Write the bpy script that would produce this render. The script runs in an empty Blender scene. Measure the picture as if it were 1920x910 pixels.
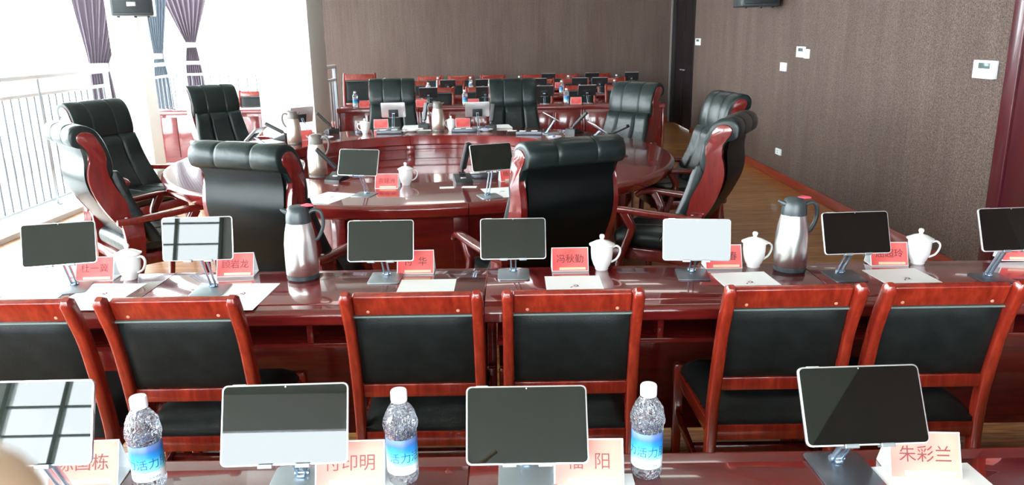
import bpy, bmesh, math, random
from mathutils import Vector, Matrix
PI = math.pi
R = math.radians
random.seed(7)
scn = bpy.context.scene
col = scn.collection

# ---------------------------------------------------------------- camera
CAM_H, PITCH, ROLL, FPX = 1.66, 15.0, -0.9, 1450.0
cam_data = bpy.data.cameras.new('camera')
cam = bpy.data.objects.new('camera', cam_data)
col.objects.link(cam)
CAM_ROT = Matrix.Rotation(R(90 - PITCH), 3, 'X') @ Matrix.Rotation(R(ROLL), 3, 'Z')
cam.matrix_world = Matrix.Translation((0, 0, CAM_H)) @ CAM_ROT.to_4x4()
cam_data.sensor_width = 36.0
cam_data.lens = 36.0 * FPX / 1920.0
cam_data.clip_start = 0.01
cam_data.clip_end = 200
cam_data.dof.use_dof = True
cam_data.dof.focus_distance = 2.6
cam_data.dof.aperture_fstop = 11.0
scn.camera = cam

# ---------------------------------------------------------------- sky and exposure
world = bpy.data.worlds.new('sky')
scn.world = world
world.use_nodes = True
bgn = world.node_tree.nodes['Background']
bgn.inputs[0].default_value = (0.90, 0.96, 1.0, 1)
bgn.inputs[1].default_value = 15.0
vs = scn.view_settings
vs.view_transform = 'Standard'
vs.look = 'None'
vs.gamma = 1.0
vs.use_curve_mapping = False
vs.exposure = 0.52


# room constants
XR, XL, YF, YB, ZC = 3.08, -6.2, 15.1, -5.0, 3.7
FILL_LIGHT = 3.0  # strength of the added ceiling fill


def portal(name, loc, rot, sx, sy):
    d = bpy.data.lights.new(name, 'AREA')
    d.shape = 'RECTANGLE'
    d.size, d.size_y = sx, sy
    d.cycles.is_portal = True
    o = bpy.data.objects.new(name, d)
    col.objects.link(o)
    o.location = loc
    o.rotation_euler = rot
    return o


portal('daylight_portal', (XL - .05, 5.05, 1.9), (0, R(-90), 0), 3.3, 20.0)
portal('daylight_portal', (-4.0, YB - .05, 1.9), (R(90), 0, 0), 1.8, 2.9)
portal('daylight_portal', (.1, YB - .05, 1.9), (R(90), 0, 0), 5.6, 2.9)
portal('daylight_portal', (-4.95, YF + .05, 1.9), (R(-90), 0, 0), 2.5, 3.3)


# ---------------------------------------------------------------- point helpers
def ray(px, py):
    return CAM_ROT @ Vector(((px - 960) / FPX, -(py - 455) / FPX, -1.0))


def at(px, py, z):
    """point of the horizontal plane at height z seen at a photo pixel"""
    d = ray(px, py)
    t = (z - CAM_H) / d.z
    return Vector((d.x * t, d.y * t, z))


def atX(px, py, X):
    d = ray(px, py)
    t = X / d.x
    return Vector((X, d.y * t, CAM_H + d.z * t))


# ---------------------------------------------------------------- materials
def new_mat(name, color, rough=.5, metal=0.0, coat=0.0, **kw):
    m = bpy.data.materials.new(name)
    m.use_nodes = True
    b = m.node_tree.nodes['Principled BSDF']
    b.inputs['Base Color'].default_value = (*color, 1)
    b.inputs['Roughness'].default_value = rough
    b.inputs['Metallic'].default_value = metal
    b.inputs['Coat Weight'].default_value = coat
    b.inputs['Coat Roughness'].default_value = .05
    for k, v in kw.items():
        b.inputs[k.replace('_', ' ')].default_value = v
    return m


def nodes(m):
    return m.node_tree.nodes, m.node_tree.links, m.node_tree.nodes['Principled BSDF']


def ramp_node(n, stops):
    r = n.new('ShaderNodeValToRGB')
    while len(r.color_ramp.elements) > 1:
        r.color_ramp.elements.remove(r.color_ramp.elements[-1])
    r.color_ramp.elements[0].position = stops[0][0]
    r.color_ramp.elements[0].color = (*stops[0][1], 1)
    for p, c in stops[1:]:
        e = r.color_ramp.elements.new(p)
        e.color = (*c, 1)
    return r


def noise_mat(name, stops, scale, stretch=(1, 1, 1), rough=.5, coat=0.0, detail=4, bump=0.0, bump_scale=None, coord='Object', **kw):
    m = new_mat(name, stops[0][1], rough, 0, coat, **kw)
    n, l, b = nodes(m)
    tc = n.new('ShaderNodeTexCoord')
    mp = n.new('ShaderNodeMapping')
    mp.inputs['Scale'].default_value = stretch
    tx = n.new('ShaderNodeTexNoise')
    tx.inputs['Scale'].default_value = scale
    tx.inputs['Detail'].default_value = detail
    tx.inputs['Roughness'].default_value = .6
    r = ramp_node(n, stops)
    l.new(tc.outputs[coord], mp.inputs[0])
    l.new(mp.outputs[0], tx.inputs[0])
    l.new(tx.outputs[0], r.inputs[0])
    l.new(r.outputs[0], b.inputs['Base Color'])
    if bump:
        t2 = n.new('ShaderNodeTexNoise')
        t2.inputs['Scale'].default_value = bump_scale or scale
        t2.inputs['Detail'].default_value = 3
        l.new(tc.outputs[coord], t2.inputs[0])
        bp = n.new('ShaderNodeBump')
        bp.inputs['Strength'].default_value = bump
        bp.inputs['Distance'].default_value = .01
        l.new(t2.outputs[0], bp.inputs['Height'])
        l.new(bp.outputs[0], b.inputs['Normal'])
    return m


M = {}
WD = [(.25, (.085, .0055, .006)), (.55, (.15, .0105, .009)), (.8, (.20, .016, .011))]
WC = [(.25, (.14, .009, .005)), (.5, (.22, .017, .008)), (.8, (.33, .033, .013))]
M['desk_wood'] = noise_mat('desk_rosewood', WD, 4, (1.2, 14, 14), .16, .7)
M['desk_wood'].node_tree.nodes['Principled BSDF'].inputs['Coat Roughness'].default_value = .03
M['table_wood'] = noise_mat('table_rosewood', [(.25, (.10, .006, .006)), (.55, (.17, .011, .009)), (.8, (.22, .017, .012))], 3, (1, 9, 9), .2, .8)
M['chair_wood'] = noise_mat('chair_rosewood', WC, 5, (9, 9, 1.2), .25, .6)
M['arm_wood'] = noise_mat('armchair_rosewood', [(.25, (.085, .006, .006)), (.55, (.14, .010, .008)), (.8, (.20, .016, .010))], 5, (8, 8, 1.5), .22, .7)
M['leather'] = noise_mat('black_leather', [(.3, (.005, .010, .010)), (.7, (.010, .018, .018))], 6, rough=.34, bump=.22, bump_scale=26, Specular_IOR_Level=.36)
M['leather_back'] = noise_mat('black_leather_back', [(.3, (.006, .010, .011)), (.7, (.012, .017, .018))], 5, rough=.27, bump=.08, bump_scale=9, Specular_IOR_Level=.55)
M['vinyl'] = noise_mat('black_vinyl', [(.3, (.006, .008, .008)), (.7, (.012, .015, .015))], 20, rough=.38, bump=.15, bump_scale=300, Specular_IOR_Level=.2)
M['groove'] = new_mat('groove_shadow', (.02, .004, .004), .6)
M['plug'] = new_mat('wood_plug', (.55, .25, .17), .4)
M['white_wall'] = new_mat('white_paint', (.80, .81, .79), .6)
M['grey_paint'] = new_mat('grey_paint', (.42, .43, .40), .6)
M['ceiling'] = new_mat('ceiling_paint', (.38, .42, .38), .8)
M['white_metal'] = new_mat('white_enamel', (.78, .80, .82), .3)
M['grey_metal'] = new_mat('grey_enamel', (.45, .48, .52), .35, .3)
M['bar_metal'] = new_mat('grey_bar_enamel', (.16, .17, .19), .35, .2)
M['porcelain'] = new_mat('white_porcelain', (.88, .88, .88), .12, 0, .5)
M['steel'] = new_mat('brushed_steel', (.86, .86, .84), .31, 1)
M['champagne'] = new_mat('champagne_metal', (.70, .64, .54), .3, .85)
M['dark_plastic'] = new_mat('dark_grey_plastic', (.035, .045, .05), .35)
M['brown_plastic'] = new_mat('taupe_plastic', (.13, .11, .095), .35)
M['pink_plastic'] = new_mat('pink_plastic', (.75, .07, .12), .35)
M['screen'] = new_mat('tablet_glass', (.003, .0045, .0035), .015, Specular_IOR_Level=.62)
M['alu'] = new_mat('tablet_aluminium', (.75, .76, .78), .3, .8)
M['stand'] = new_mat('stand_grey_metal', (.30, .33, .35), .35, .6)
M['stand_dark'] = new_mat('stand_dark_metal', (.10, .11, .13), .3, .7)
M['hinge'] = new_mat('hinge_blue_metal', (.42, .52, .64), .25, .9)
M['rubber'] = new_mat('black_rubber', (.015, .015, .016), .6)
M['paper'] = new_mat('white_paper', (.86, .86, .85), .55)
M['ink'] = new_mat('black_ink', (.02, .018, .018), .5)
M['red_ink'] = new_mat('red_ink', (.15, .018, .018), .5)
M['blue_ink'] = new_mat('blue_ink', (.01, .08, .30), .4)
M['mic'] = new_mat('microphone_black', (.018, .020, .022), .4)
M['cap'] = new_mat('white_cap_plastic', (.9, .9, .9), .35)
M['speaker'] = noise_mat('speaker_grille', [(.4, (.006, .010, .012)), (.6, (.015, .022, .025))], 260, rough=.5)
M['badge'] = new_mat('badge_silver', (.5, .52, .5), .3, .6)
M['device'] = new_mat('device_white_plastic', (.80, .84, .84), .35)
M['lcd'] = new_mat('lcd_grey', (.10, .14, .14), .2)
M['tile_edge'] = new_mat('door_trim', (.16, .15, .14), .4)
M['door_dark'] = noise_mat('door_dark_wood', [(.3, (.005, .0025, .003)), (.7, (.010, .004, .005))], 4, (9, 9, 1), .5, .0, Specular_IOR_Level=.25)
M['casing'] = noise_mat('casing_rosewood', [(.3, (.045, .006, .010)), (.7, (.085, .010, .016))], 4, (9, 9, 1), .3, .4)
M['saucer'] = M['porcelain']
M['towel'] = new_mat('blue_white_packet', (.35, .42, .75), .5)
M['dirt'] = new_mat('ground_outside', (.55, .56, .55), .9)


def wrap_card(name, c1, c2):
    return noise_mat(name, [(.3, c1), (.7, c2)], 9, rough=.45, detail=1, Specular_IOR_Level=.15)


M['red_card'] = wrap_card('red_name_card', (.74, .085, .085), (.86, .20, .19))
M['glare_card'] = wrap_card('glare_name_card', (.84, .17, .15), (.86, .36, .27))  # red card with window glare mixed into its colour
M['cream'] = new_mat('cream_strip', (.85, .62, .42), .5)
M['acrylic'] = new_mat('acrylic_clear', (.85, .87, .88), .08)


def skin_mat():
    m = noise_mat('skin', [(.3, (.80, .60, .42)), (.7, (.86, .67, .48))], 40, rough=.5, detail=3)
    nodes(m)[2].inputs['Subsurface Weight'].default_value = .1
    nodes(m)[2].inputs['Subsurface Scale'].default_value = .01
    return m


M['skin'] = skin_mat()


def glass_pane_mat():
    m = bpy.data.materials.new('window_glass')
    m.use_nodes = True
    n, l = m.node_tree.nodes, m.node_tree.links
    n.clear()
    o = n.new('ShaderNodeOutputMaterial')
    t = n.new('ShaderNodeBsdfTransparent')
    t.inputs[0].default_value = (.97, .99, .99, 1)
    g = n.new('ShaderNodeBsdfGlossy')
    g.inputs['Roughness'].default_value = .02
    mx = n.new('ShaderNodeMixShader')
    mx.inputs[0].default_value = .05
    l.new(t.outputs[0], mx.inputs[1])
    l.new(g.outputs[0], mx.inputs[2])
    l.new(mx.outputs[0], o.inputs[0])
    return m


M['glass'] = glass_pane_mat()


def bottle_mat():
    m = bpy.data.materials.new('clear_plastic')
    m.use_nodes = True
    n, l = m.node_tree.nodes, m.node_tree.links
    n.clear()
    o = n.new('ShaderNodeOutputMaterial')
    t = n.new('ShaderNodeBsdfTransparent')
    t.inputs[0].default_value = (.93, .95, .97, 1)
    g = n.new('ShaderNodeBsdfGlossy')
    g.inputs['Roughness'].default_value = .06
    g.inputs[0].default_value = (.9, .92, .95, 1)
    lw = n.new('ShaderNodeLayerWeight')
    lw.inputs[0].default_value = .38
    tx = n.new('ShaderNodeTexNoise')
    tx.inputs['Scale'].default_value = 60
    tx.inputs['Detail'].default_value = 3
    tx.inputs['Distortion'].default_value = 1.5
    tc = n.new('ShaderNodeTexCoord')
    l.new(tc.outputs['Object'], tx.inputs[0])
    bp = n.new('ShaderNodeBump')
    bp.inputs['Strength'].default_value = 1.0
    bp.inputs['Distance'].default_value = .02
    l.new(tx.outputs[0], bp.inputs['Height'])
    l.new(bp.outputs[0], g.inputs['Normal'])
    l.new(bp.outputs[0], lw.inputs['Normal'])
    ad = n.new('ShaderNodeMath')
    ad.operation = 'ADD'
    ad.inputs[1].default_value = .06
    ad.use_clamp = True
    mx = n.new('ShaderNodeMixShader')
    l.new(lw.outputs['Fresnel'], ad.inputs[0])
    l.new(ad.outputs[0], mx.inputs[0])
    l.new(t.outputs[0], mx.inputs[1])
    l.new(g.outputs[0], mx.inputs[2])
    l.new(mx.outputs[0], o.inputs[0])
    return m


M['clear'] = bottle_mat()


def label_mat():
    m = new_mat('bottle_label_print', (.1, .5, .8), .35)
    n, l, b = nodes(m)
    tc = n.new('ShaderNodeTexCoord')
    sp = n.new('ShaderNodeSeparateXYZ')
    mr = n.new('ShaderNodeMapRange')
    mr.inputs['From Min'].default_value = .028
    mr.inputs['From Max'].default_value = .108
    r = ramp_node(n, [(0, (.82, .86, .88)), (.28, (.80, .86, .88)), (.34, (.25, .70, .78)), (.55, (.12, .62, .80)),
                      (.72, (.02, .25, .65)), (.86, (.01, .16, .50)), (.90, (.06, .14, .40)), (1, (.10, .18, .42))])
    tx = n.new('ShaderNodeTexNoise')
    tx.inputs['Scale'].default_value = 30
    ad = n.new('ShaderNodeMath')
    ad.operation = 'MULTIPLY_ADD'
    ad.inputs[1].default_value = .12
    l.new(tc.outputs['Object'], sp.inputs[0])
    l.new(tc.outputs['Object'], tx.inputs[0])
    l.new(sp.outputs['Z'], mr.inputs['Value'])
    l.new(tx.outputs[0], ad.inputs[0])
    l.new(mr.outputs[0], ad.inputs[2])
    l.new(ad.outputs[0], r.inputs[0])
    l.new(r.outputs[0], b.inputs['Base Color'])
    return m


M['bottle_label'] = label_mat()


def wallpaper_mat():
    m = new_mat('woven_wallpaper', (.12, .09, .08), .75)
    n, l, b = nodes(m)
    tc = n.new('ShaderNodeTexCoord')
    t1 = n.new('ShaderNodeTexNoise')
    t1.inputs['Scale'].default_value = 110
    t1.inputs['Detail'].default_value = 2
    mp = n.new('ShaderNodeMapping')
    mp.inputs['Scale'].default_value = (1, 1, .22)
    t2 = n.new('ShaderNodeTexNoise')
    t2.inputs['Scale'].default_value = 2.6
    t2.inputs['Detail'].default_value = 5
    mp3 = n.new('ShaderNodeMapping')
    mp3.inputs['Scale'].default_value = (1, 1, .04)
    t3 = n.new('ShaderNodeTexNoise')
    t3.inputs['Scale'].default_value = 45
    r1 = ramp_node(n, [(.34, (.043, .026, .022)), (.5, (.093, .062, .052)), (.66, (.160, .116, .100))])
    r2 = ramp_node(n, [(.35, (.88, .78, .74)), (.65, (1.08, 1.06, 1.0))])
    r3 = ramp_node(n, [(.3, (.86, .86, .86)), (.7, (1.1, 1.1, 1.1))])
    mx = n.new('ShaderNodeMix')
    mx.data_type = 'RGBA'
    mx.blend_type = 'MULTIPLY'
    mx.inputs[0].default_value = 1
    mx2 = n.new('ShaderNodeMix')
    mx2.data_type = 'RGBA'
    mx2.blend_type = 'MULTIPLY'
    mx2.inputs[0].default_value = 1
    l.new(tc.outputs['Object'], t1.inputs[0])
    l.new(tc.outputs['Object'], mp.inputs[0])
    l.new(mp.outputs[0], t2.inputs[0])
    l.new(tc.outputs['Object'], mp3.inputs[0])
    l.new(mp3.outputs[0], t3.inputs[0])
    l.new(t1.outputs[0], r1.inputs[0])
    l.new(t2.outputs[0], r2.inputs[0])
    l.new(t3.outputs[0], r3.inputs[0])
    l.new(r1.outputs[0], mx.inputs[6])
    l.new(r2.outputs[0], mx.inputs[7])
    l.new(mx.outputs[2], mx2.inputs[6])
    l.new(r3.outputs[0], mx2.inputs[7])
    l.new(mx2.outputs[2], b.inputs['Base Color'])
    bp = n.new('ShaderNodeBump')
    bp.inputs['Strength'].default_value = .35
    bp.inputs['Distance'].default_value = .004
    l.new(t1.outputs[0], bp.inputs['Height'])
    l.new(bp.outputs[0], b.inputs['Normal'])
    return m


M['wallpaper'] = wallpaper_mat()


def floor_mat():
    m = new_mat('laminate_planks', (.30, .15, .05), .28, 0, .25)
    n, l, b = nodes(m)
    tc = n.new('ShaderNodeTexCoord')
    br = n.new('ShaderNodeTexBrick')
    br.inputs['Scale'].default_value = 1.0
    br.inputs['Brick Width'].default_value = 1.2
    br.inputs['Row Height'].default_value = .075
    br.inputs['Mortar Size'].default_value = .0012
    br.inputs['Color1'].default_value = (.33, .130, .030, 1)
    br.inputs['Color2'].default_value = (.50, .24, .062, 1)
    br.inputs['Mortar'].default_value = (.10, .04, .015, 1)
    mp = n.new('ShaderNodeMapping')
    mp.inputs['Scale'].default_value = (1.5, 16, 1)
    tx = n.new('ShaderNodeTexNoise')
    tx.inputs['Scale'].default_value = 3
    tx.inputs['Detail'].default_value = 5
    r = ramp_node(n, [(.35, (.42, .34, .28)), (.6, (1.15, 1.15, 1.15))])
    mx = n.new('ShaderNodeMix')
    mx.data_type = 'RGBA'
    mx.blend_type = 'MULTIPLY'
    mx.inputs[0].default_value = 1
    l.new(tc.outputs['Object'], br.inputs['Vector'])
    l.new(tc.outputs['Object'], mp.inputs[0])
    l.new(mp.outputs[0], tx.inputs[0])
    l.new(tx.outputs[0], r.inputs[0])
    l.new(br.outputs['Color'], mx.inputs[6])
    l.new(r.outputs[0], mx.inputs[7])
    l.new(mx.outputs[2], b.inputs['Base Color'])
    return m


M['floor'] = floor_mat()


def curtain_mat(name, c):
    m = new_mat(name, c, .8)
    n, l, b = nodes(m)
    b.inputs['Transmission Weight'].default_value = 0
    tr = n.new('ShaderNodeBsdfTranslucent')
    tr.inputs[0].default_value = (*c, 1)
    mx = n.new('ShaderNodeMixShader')
    mx.inputs[0].default_value = .06
    out = n['Material Output']
    l.new(b.outputs[0], mx.inputs[1])
    l.new(tr.outputs[0], mx.inputs[2])
    l.new(mx.outputs[0], out.inputs[0])
    return m


M['curtain'] = curtain_mat('mauve_curtain', (.20, .16, .19))
M['sheer'] = curtain_mat('blue_grey_curtain', (.27, .30, .34))


def emit_mat(name, c, s):
    m = bpy.data.materials.new(name)
    m.use_nodes = True
    n, l = m.node_tree.nodes, m.node_tree.links
    n.clear()
    o = n.new('ShaderNodeOutputMaterial')
    e = n.new('ShaderNodeEmission')
    e.inputs[0].default_value = (*c, 1)
    e.inputs[1].default_value = s
    l.new(e.outputs[0], o.inputs[0])
    return m


M['fill_light'] = emit_mat('fill_light_diffuser', (1.0, .97, .92), FILL_LIGHT)


# ---------------------------------------------------------------- mesh helpers
def finish(name, bm, mat, parent=None, smooth=35, loc=None, rot=None):
    me = bpy.data.meshes.new(name)
    bmesh.ops.recalc_face_normals(bm, faces=bm.faces)
    bm.to_mesh(me)
    bm.free()
    mats = mat if isinstance(mat, (list, tuple)) else [mat]
    for m in mats:
        me.materials.append(m)
    if smooth:
        for p in me.polygons:
            p.use_smooth = True
        me.set_sharp_from_angle(angle=R(smooth))
    o = bpy.data.objects.new(name, me)
    col.objects.link(o)
    if parent:
        o.parent = parent
    if loc is not None:
        o.location = loc
    if rot is not None:
        o.rotation_euler = rot
    return o


def empty(name, loc=(0, 0, 0), rz=0):
    o = bpy.data.objects.new(name, None)
    col.objects.link(o)
    o.location = loc
    o.rotation_euler = (0, 0, rz)
    o.empty_display_size = .1
    return o


def tag(o, label, cat, group=None, kind=None):
    o['label'] = label
    o['category'] = cat
    if group:
        o['group'] = group
    if kind:
        o['kind'] = kind
    return o


def structure(o):
    o['kind'] = 'structure'
    return o


def kids(o):
    return [c for c in bpy.data.objects if c.parent == o]


_kid_cache = {}


def copy_tree(o, parent=None):
    c = o.copy()
    col.objects.link(c)
    c.parent = parent
    if o.name not in _kid_cache:
        _kid_cache[o.name] = list(o.children)
    for ch in _kid_cache[o.name]:
        copy_tree(ch, c)
    return c


class Kind:
    def __init__(self, build):
        self.build, self.proto = build, None

    def put(self, loc, rz, label, cat, group=None, scale=None):
        if self.proto is None:
            self.proto = self.build()
            o = self.proto
            _kid_cache[o.name] = list(o.children)
        else:
            o = copy_tree(self.proto)
            if 'group' in o:
                del o['group']
        o.location = loc
        o.rotation_euler = (0, 0, rz)
        if scale:
            o.scale = scale
        tag(o, label, cat, group)
        return o


def box(bm, x0, x1, y0, y1, z0, z1, bev=0.0, seg=2, mtx=None):
    r = bmesh.ops.create_cube(bm, size=1)
    vs_ = r['verts']
    for v in vs_:
        v.co = Vector((x0 if v.co.x < 0 else x1, y0 if v.co.y < 0 else y1, z0 if v.co.z < 0 else z1))
    if bev > 0:
        ed = list({e for v in vs_ for e in v.link_edges})
        g = bmesh.ops.bevel(bm, geom=ed, offset=bev, segments=seg, affect='EDGES', profile=.5)
        vs_ = list({v for f in g['faces'] for v in f.verts} | {v for v in vs_ if v.is_valid})
    if mtx is not None:
        bmesh.ops.transform(bm, matrix=mtx, verts=list(set(vs_)))
    return vs_


def B():
    return bmesh.new()


def obox(name, dims, mat, parent=None, bev=.002, seg=2, loc=None, rot=None, smooth=35):
    bm = B()
    box(bm, *dims, bev, seg)
    return finish(name, bm, mat, parent, smooth, loc, rot)


def lathe(bm, prof, n=32, cx=0, cy=0, cap=True):
    rings = []
    for r, z in prof:
        if r < 1e-5:
            rings.append([bm.verts.new((cx, cy, z))])
        else:
            rings.append([bm.verts.new((cx + r * math.cos(2 * PI * i / n), cy + r * math.sin(2 * PI * i / n), z)) for i in range(n)])
    for a, b in zip(rings, rings[1:]):
        for i in range(n):
            j = (i + 1) % n
            if len(a) == 1 and len(b) == 1:
                continue
            if len(a) == 1:
                bm.faces.new((a[0], b[i], b[j]))
            elif len(b) == 1:
                bm.faces.new((a[i], a[j], b[0]))
            else:
                bm.faces.new((a[i], a[j], b[j], b[i]))
    if cap:
        if len(rings[0]) > 1:
            bm.faces.new(rings[0])
        if len(rings[-1]) > 1:
            bm.faces.new(rings[-1])
    return rings


def prism_yz(bm, pts, x0, x1, bev=0.0, seg=2):
    """outline in the YZ plane given thickness along X"""
    a = [bm.verts.new((x0, y, z)) for y, z in pts]
    b = [bm.verts.new((x1, y, z)) for y, z in pts]
    n = len(pts)
    f1 = bm.faces.new(a)
    f2 = bm.faces.new(list(reversed(b)))
    for i in range(n):
        j = (i + 1) % n
        bm.faces.new((a[i], a[j], b[j], b[i]))
    if bev:
        ed = [e for f in (f1, f2) for e in f.edges]
        bmesh.ops.bevel(bm, geom=ed, offset=bev, segments=seg, affect='EDGES', profile=.5)


def prism_xy(bm, pts, z0, z1, bev=0.0, seg=2):
    a = [bm.verts.new((x, y, z0)) for x, y in pts]
    b = [bm.verts.new((x, y, z1)) for x, y in pts]
    n = len(pts)
    f1 = bm.faces.new(a)
    f2 = bm.faces.new(list(reversed(b)))
    for i in range(n):
        j = (i + 1) % n
        bm.faces.new((a[i], a[j], b[j], b[i]))
    if bev:
        bmesh.ops.bevel(bm, geom=[e for f in (f1, f2) for e in f.edges], offset=bev, segments=seg, affect='EDGES', profile=.5)


def catmull(pts, k=6, closed=False):
    out = []
    n = len(pts)
    rng = n if closed else n - 1
    P = [Vector(p) for p in pts]
    for i in range(rng):
        p0 = P[(i - 1) % n] if closed or i > 0 else P[i] * 2 - P[i + 1]
        p1, p2 = P[i], P[(i + 1) % n]
        p3 = P[(i + 2) % n] if closed or i + 2 < n else p2 * 2 - p1
        for j in range(k):
            t = j / k
            out.append(.5 * ((2 * p1) + (-p0 + p2) * t + (2 * p0 - 5 * p1 + 4 * p2 - p3) * t * t + (-p0 + 3 * p1 - 3 * p2 + p3) * t ** 3))
    if not closed:
        out.append(P[-1])
    return out


def sweep(bm, path, sect, up=Vector((1, 0, 0)), cap=True, scales=None):
    """sect: list of (u, v) offsets; u along 'up' axis, v along the binormal"""
    rings = []
    n = len(path)
    for i, p in enumerate(path):
        p = Vector(p)
        a = Vector(path[max(i - 1, 0)])
        b = Vector(path[min(i + 1, n - 1)])
        t = (b - a).normalized()
        u = (up - t * up.dot(t)).normalized()
        v = t.cross(u)
        s = scales[i] if scales else 1
        su, sv = s if isinstance(s, (tuple, list)) else (s, s)
        rings.append([bm.verts.new(p + u * (q[0] * su) + v * (q[1] * sv)) for q in sect])
    m = len(sect)
    for a, b in zip(rings, rings[1:]):
        for i in range(m):
            j = (i + 1) % m
            bm.faces.new((a[i], a[j], b[j], b[i]))
    if cap:
        bm.faces.new(rings[0])
        bm.faces.new(rings[-1])
    return rings


def circ(r, n=10):
    return [(r * math.cos(2 * PI * i / n), r * math.sin(2 * PI * i / n)) for i in range(n)]


def rrect(w, h, r, k=3):
    o = []
    for cx, cy, a0 in ((w / 2 - r, h / 2 - r, 0), (-w / 2 + r, h / 2 - r, 90), (-w / 2 + r, -h / 2 + r, 180), (w / 2 - r, -h / 2 + r, 270)):
        for i in range(k + 1):
            a = R(a0 + 90 * i / k)
            o.append((cx + r * math.cos(a), cy + r * math.sin(a)))
    return o


def tube(bm, path, r, n=8, up=Vector((0, 0, 1)), cap=True):
    t = (Vector(path[-1]) - Vector(path[0])).normalized()
    if abs(t.dot(up)) > .95:
        up = Vector((1, 0, 0))
    return sweep(bm, path, circ(r, n), up, cap)


def loft_x(bm, prof, xs, sc, center=None, shift=None):
    """closed YZ profile repeated at stations x, scaled about its centre"""
    P = [Vector((0, y, z)) for y, z in prof]
    c = Vector((0, *center)) if center else sum(P, Vector()) / len(P)
    rings = []
    for i, x in enumerate(xs):
        s = sc[i]
        rings.append([bm.verts.new((x, c.y + (p.y - c.y) * s, c.z + (p.z - c.z) * s)) for p in P])
    n = len(prof)
    for a, b in zip(rings, rings[1:]):
        for i in range(n):
            j = (i + 1) % n
            bm.faces.new((a[i], a[j], b[j], b[i]))
    bm.faces.new(rings[0])
    bm.faces.new(rings[-1])


def text_mesh(s, size, extrude=.0004, bold=0.0):
    cu = bpy.data.curves.new('txt', 'FONT')
    cu.body = s
    cu.size = size
    cu.align_x = 'CENTER'
    cu.align_y = 'CENTER'
    cu.resolution_u = 3
    cu.offset = bold
    o = bpy.data.objects.new('txt', cu)
    col.objects.link(o)
    dg = bpy.context.evaluated_depsgraph_get()
    me = bpy.data.meshes.new_from_object(o.evaluated_get(dg))
    bm = B()
    bm.from_mesh(me)
    bpy.data.meshes.remove(me)
    bpy.data.objects.remove(o)
    bpy.data.curves.remove(cu)
    return bm


_tx = {}


def lettering(name, s, size, mat, parent, mtx, bold=0.0):
    key = (s, size, mat.name, tuple(round(c, 5) for r_ in mtx for c in r_))
    if key in _tx:
        o = bpy.data.objects.new(name, _tx[key])
        col.objects.link(o)
        o.parent = parent
        return o
    bm = text_mesh(s, size, bold=bold)
    bmesh.ops.transform(bm, matrix=mtx, verts=bm.verts)
    o = finish(name, bm, mat, parent, smooth=0)
    _tx[key] = o.data
    return o


# ================================================================= ROOM
def slab(name, dims, mat):
    return structure(obox(name, dims, mat, bev=0))


slab('floor', (XL - .2, XR + .2, YB - .2, YF + .2, -.12, 0), M['floor'])
slab('ceiling', (XL - .2, XR + .2, YB - .2, YF + .2, ZC, ZC + .12), M['ceiling'])
slab('ground', (-60, 60, -60, 70, -1.2, -1.0), M['dirt'])
slab('wall_far', (-3.65, XR + .2, YF, YF + .15, 0, ZC), M['wallpaper'])
# right wall with the dark door opening and the casing opening
slab('wall_right', (XR, XR + .15, 4.86, 13.26, 0, ZC), M['wallpaper'])
slab('wall_right_end', (XR, XR + .15, 14.98, YF, 0, ZC), M['wallpaper'])
slab('wall_right_above_door', (XR, XR + .15, 13.26, 14.98, 2.75, ZC), M['wallpaper'])
slab('wall_right_near', (XR, XR + .15, YB, 4.86, 0, ZC), M['casing'])


def door_leafs():
    t = empty('door_1', (XR, 14.12, 0))
    structure(t)
    for s in (-1, 1):
        bm = B()
        y0, y1 = (.004, .80) if s > 0 else (-.80, -.004)
        box(bm, .04, .09, y0, y1, .01, 2.68, .003)
        for za, zb in ((.15, 1.0), (1.12, 2.55)):
            box(bm, .03, .045, y0 + .1, y1 - .1, za, zb, .006)
        finish('door_leaf', bm, M['door_dark'], t)
        bm = B()
        tube(bm, [(.04, s * .06, 1.02), (.0, s * .06, 1.02)], .008)
        tube(bm, [(.0, s * .05, 1.02), (.0, s * .16, 1.02)], .009)
        finish('door_handle', bm, M['alu'], t)
    bm = B()
    box(bm, -.012, .16, -.88, -.81, 0, 2.76, .004)
    box(bm, -.012, .16, .81, .86, 0, 2.76, .004)
    box(bm, -.012, .16, -.88, .86, 2.69, 2.76, .004)
    finish('door_frame', bm, M['door_dark'], t)


door_leafs()
bm = B()
box(bm, -.03, .0, -.06, 0, 0, ZC, .004)
structure(finish('trim_1', bm, M['tile_edge'], loc=(XR - .004, YF - .0, 0)))
bm = B()
for y0, y1 in ((1.35, 4.86),):
    box(bm, -.03, .002, y1 - .12, y1, 0, ZC, .004)
    box(bm, -.012, .002, y0, y1 - .12, .0, ZC, .003)
structure(finish('trim_2', bm, M['casing'], loc=(XR, 0, 0)))
M['base_wood'] = noise_mat('baseboard_wood', [(.3, (.20, .022, .010)), (.7, (.32, .045, .02))], 4, (9, 1, 9), .3, .4)
structure(obox('baseboard_right', (XR - .018, XR, 4.86, 13.22, 0, .1), M['base_wood'], bev=.003))
structure(obox('baseboard_far', (-3.65, XR - .04, YF - .018, YF, 0, .1), M['base_wood'], bev=.003))

# back wall behind the camera: a gridded window on the left, a wide plain one on the right
slab('wall_back', (2.9, XR, YB - .15, YB, .45, 3.35), M['white_wall'])
slab('wall_back_pier', (-3.1, -2.7, YB - .15, YB, .45, 3.35), M['white_wall'])
slab('wall_back_left', (XL, -4.9, YB - .15, YB, .45, 3.35), M['white_wall'])
slab('wall_back_sill', (XL, XR, YB - .15, YB, 0, .45), M['white_wall'])
slab('wall_back_head', (XL, XR, YB - .15, YB, 3.35, ZC), M['white_wall'])
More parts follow.
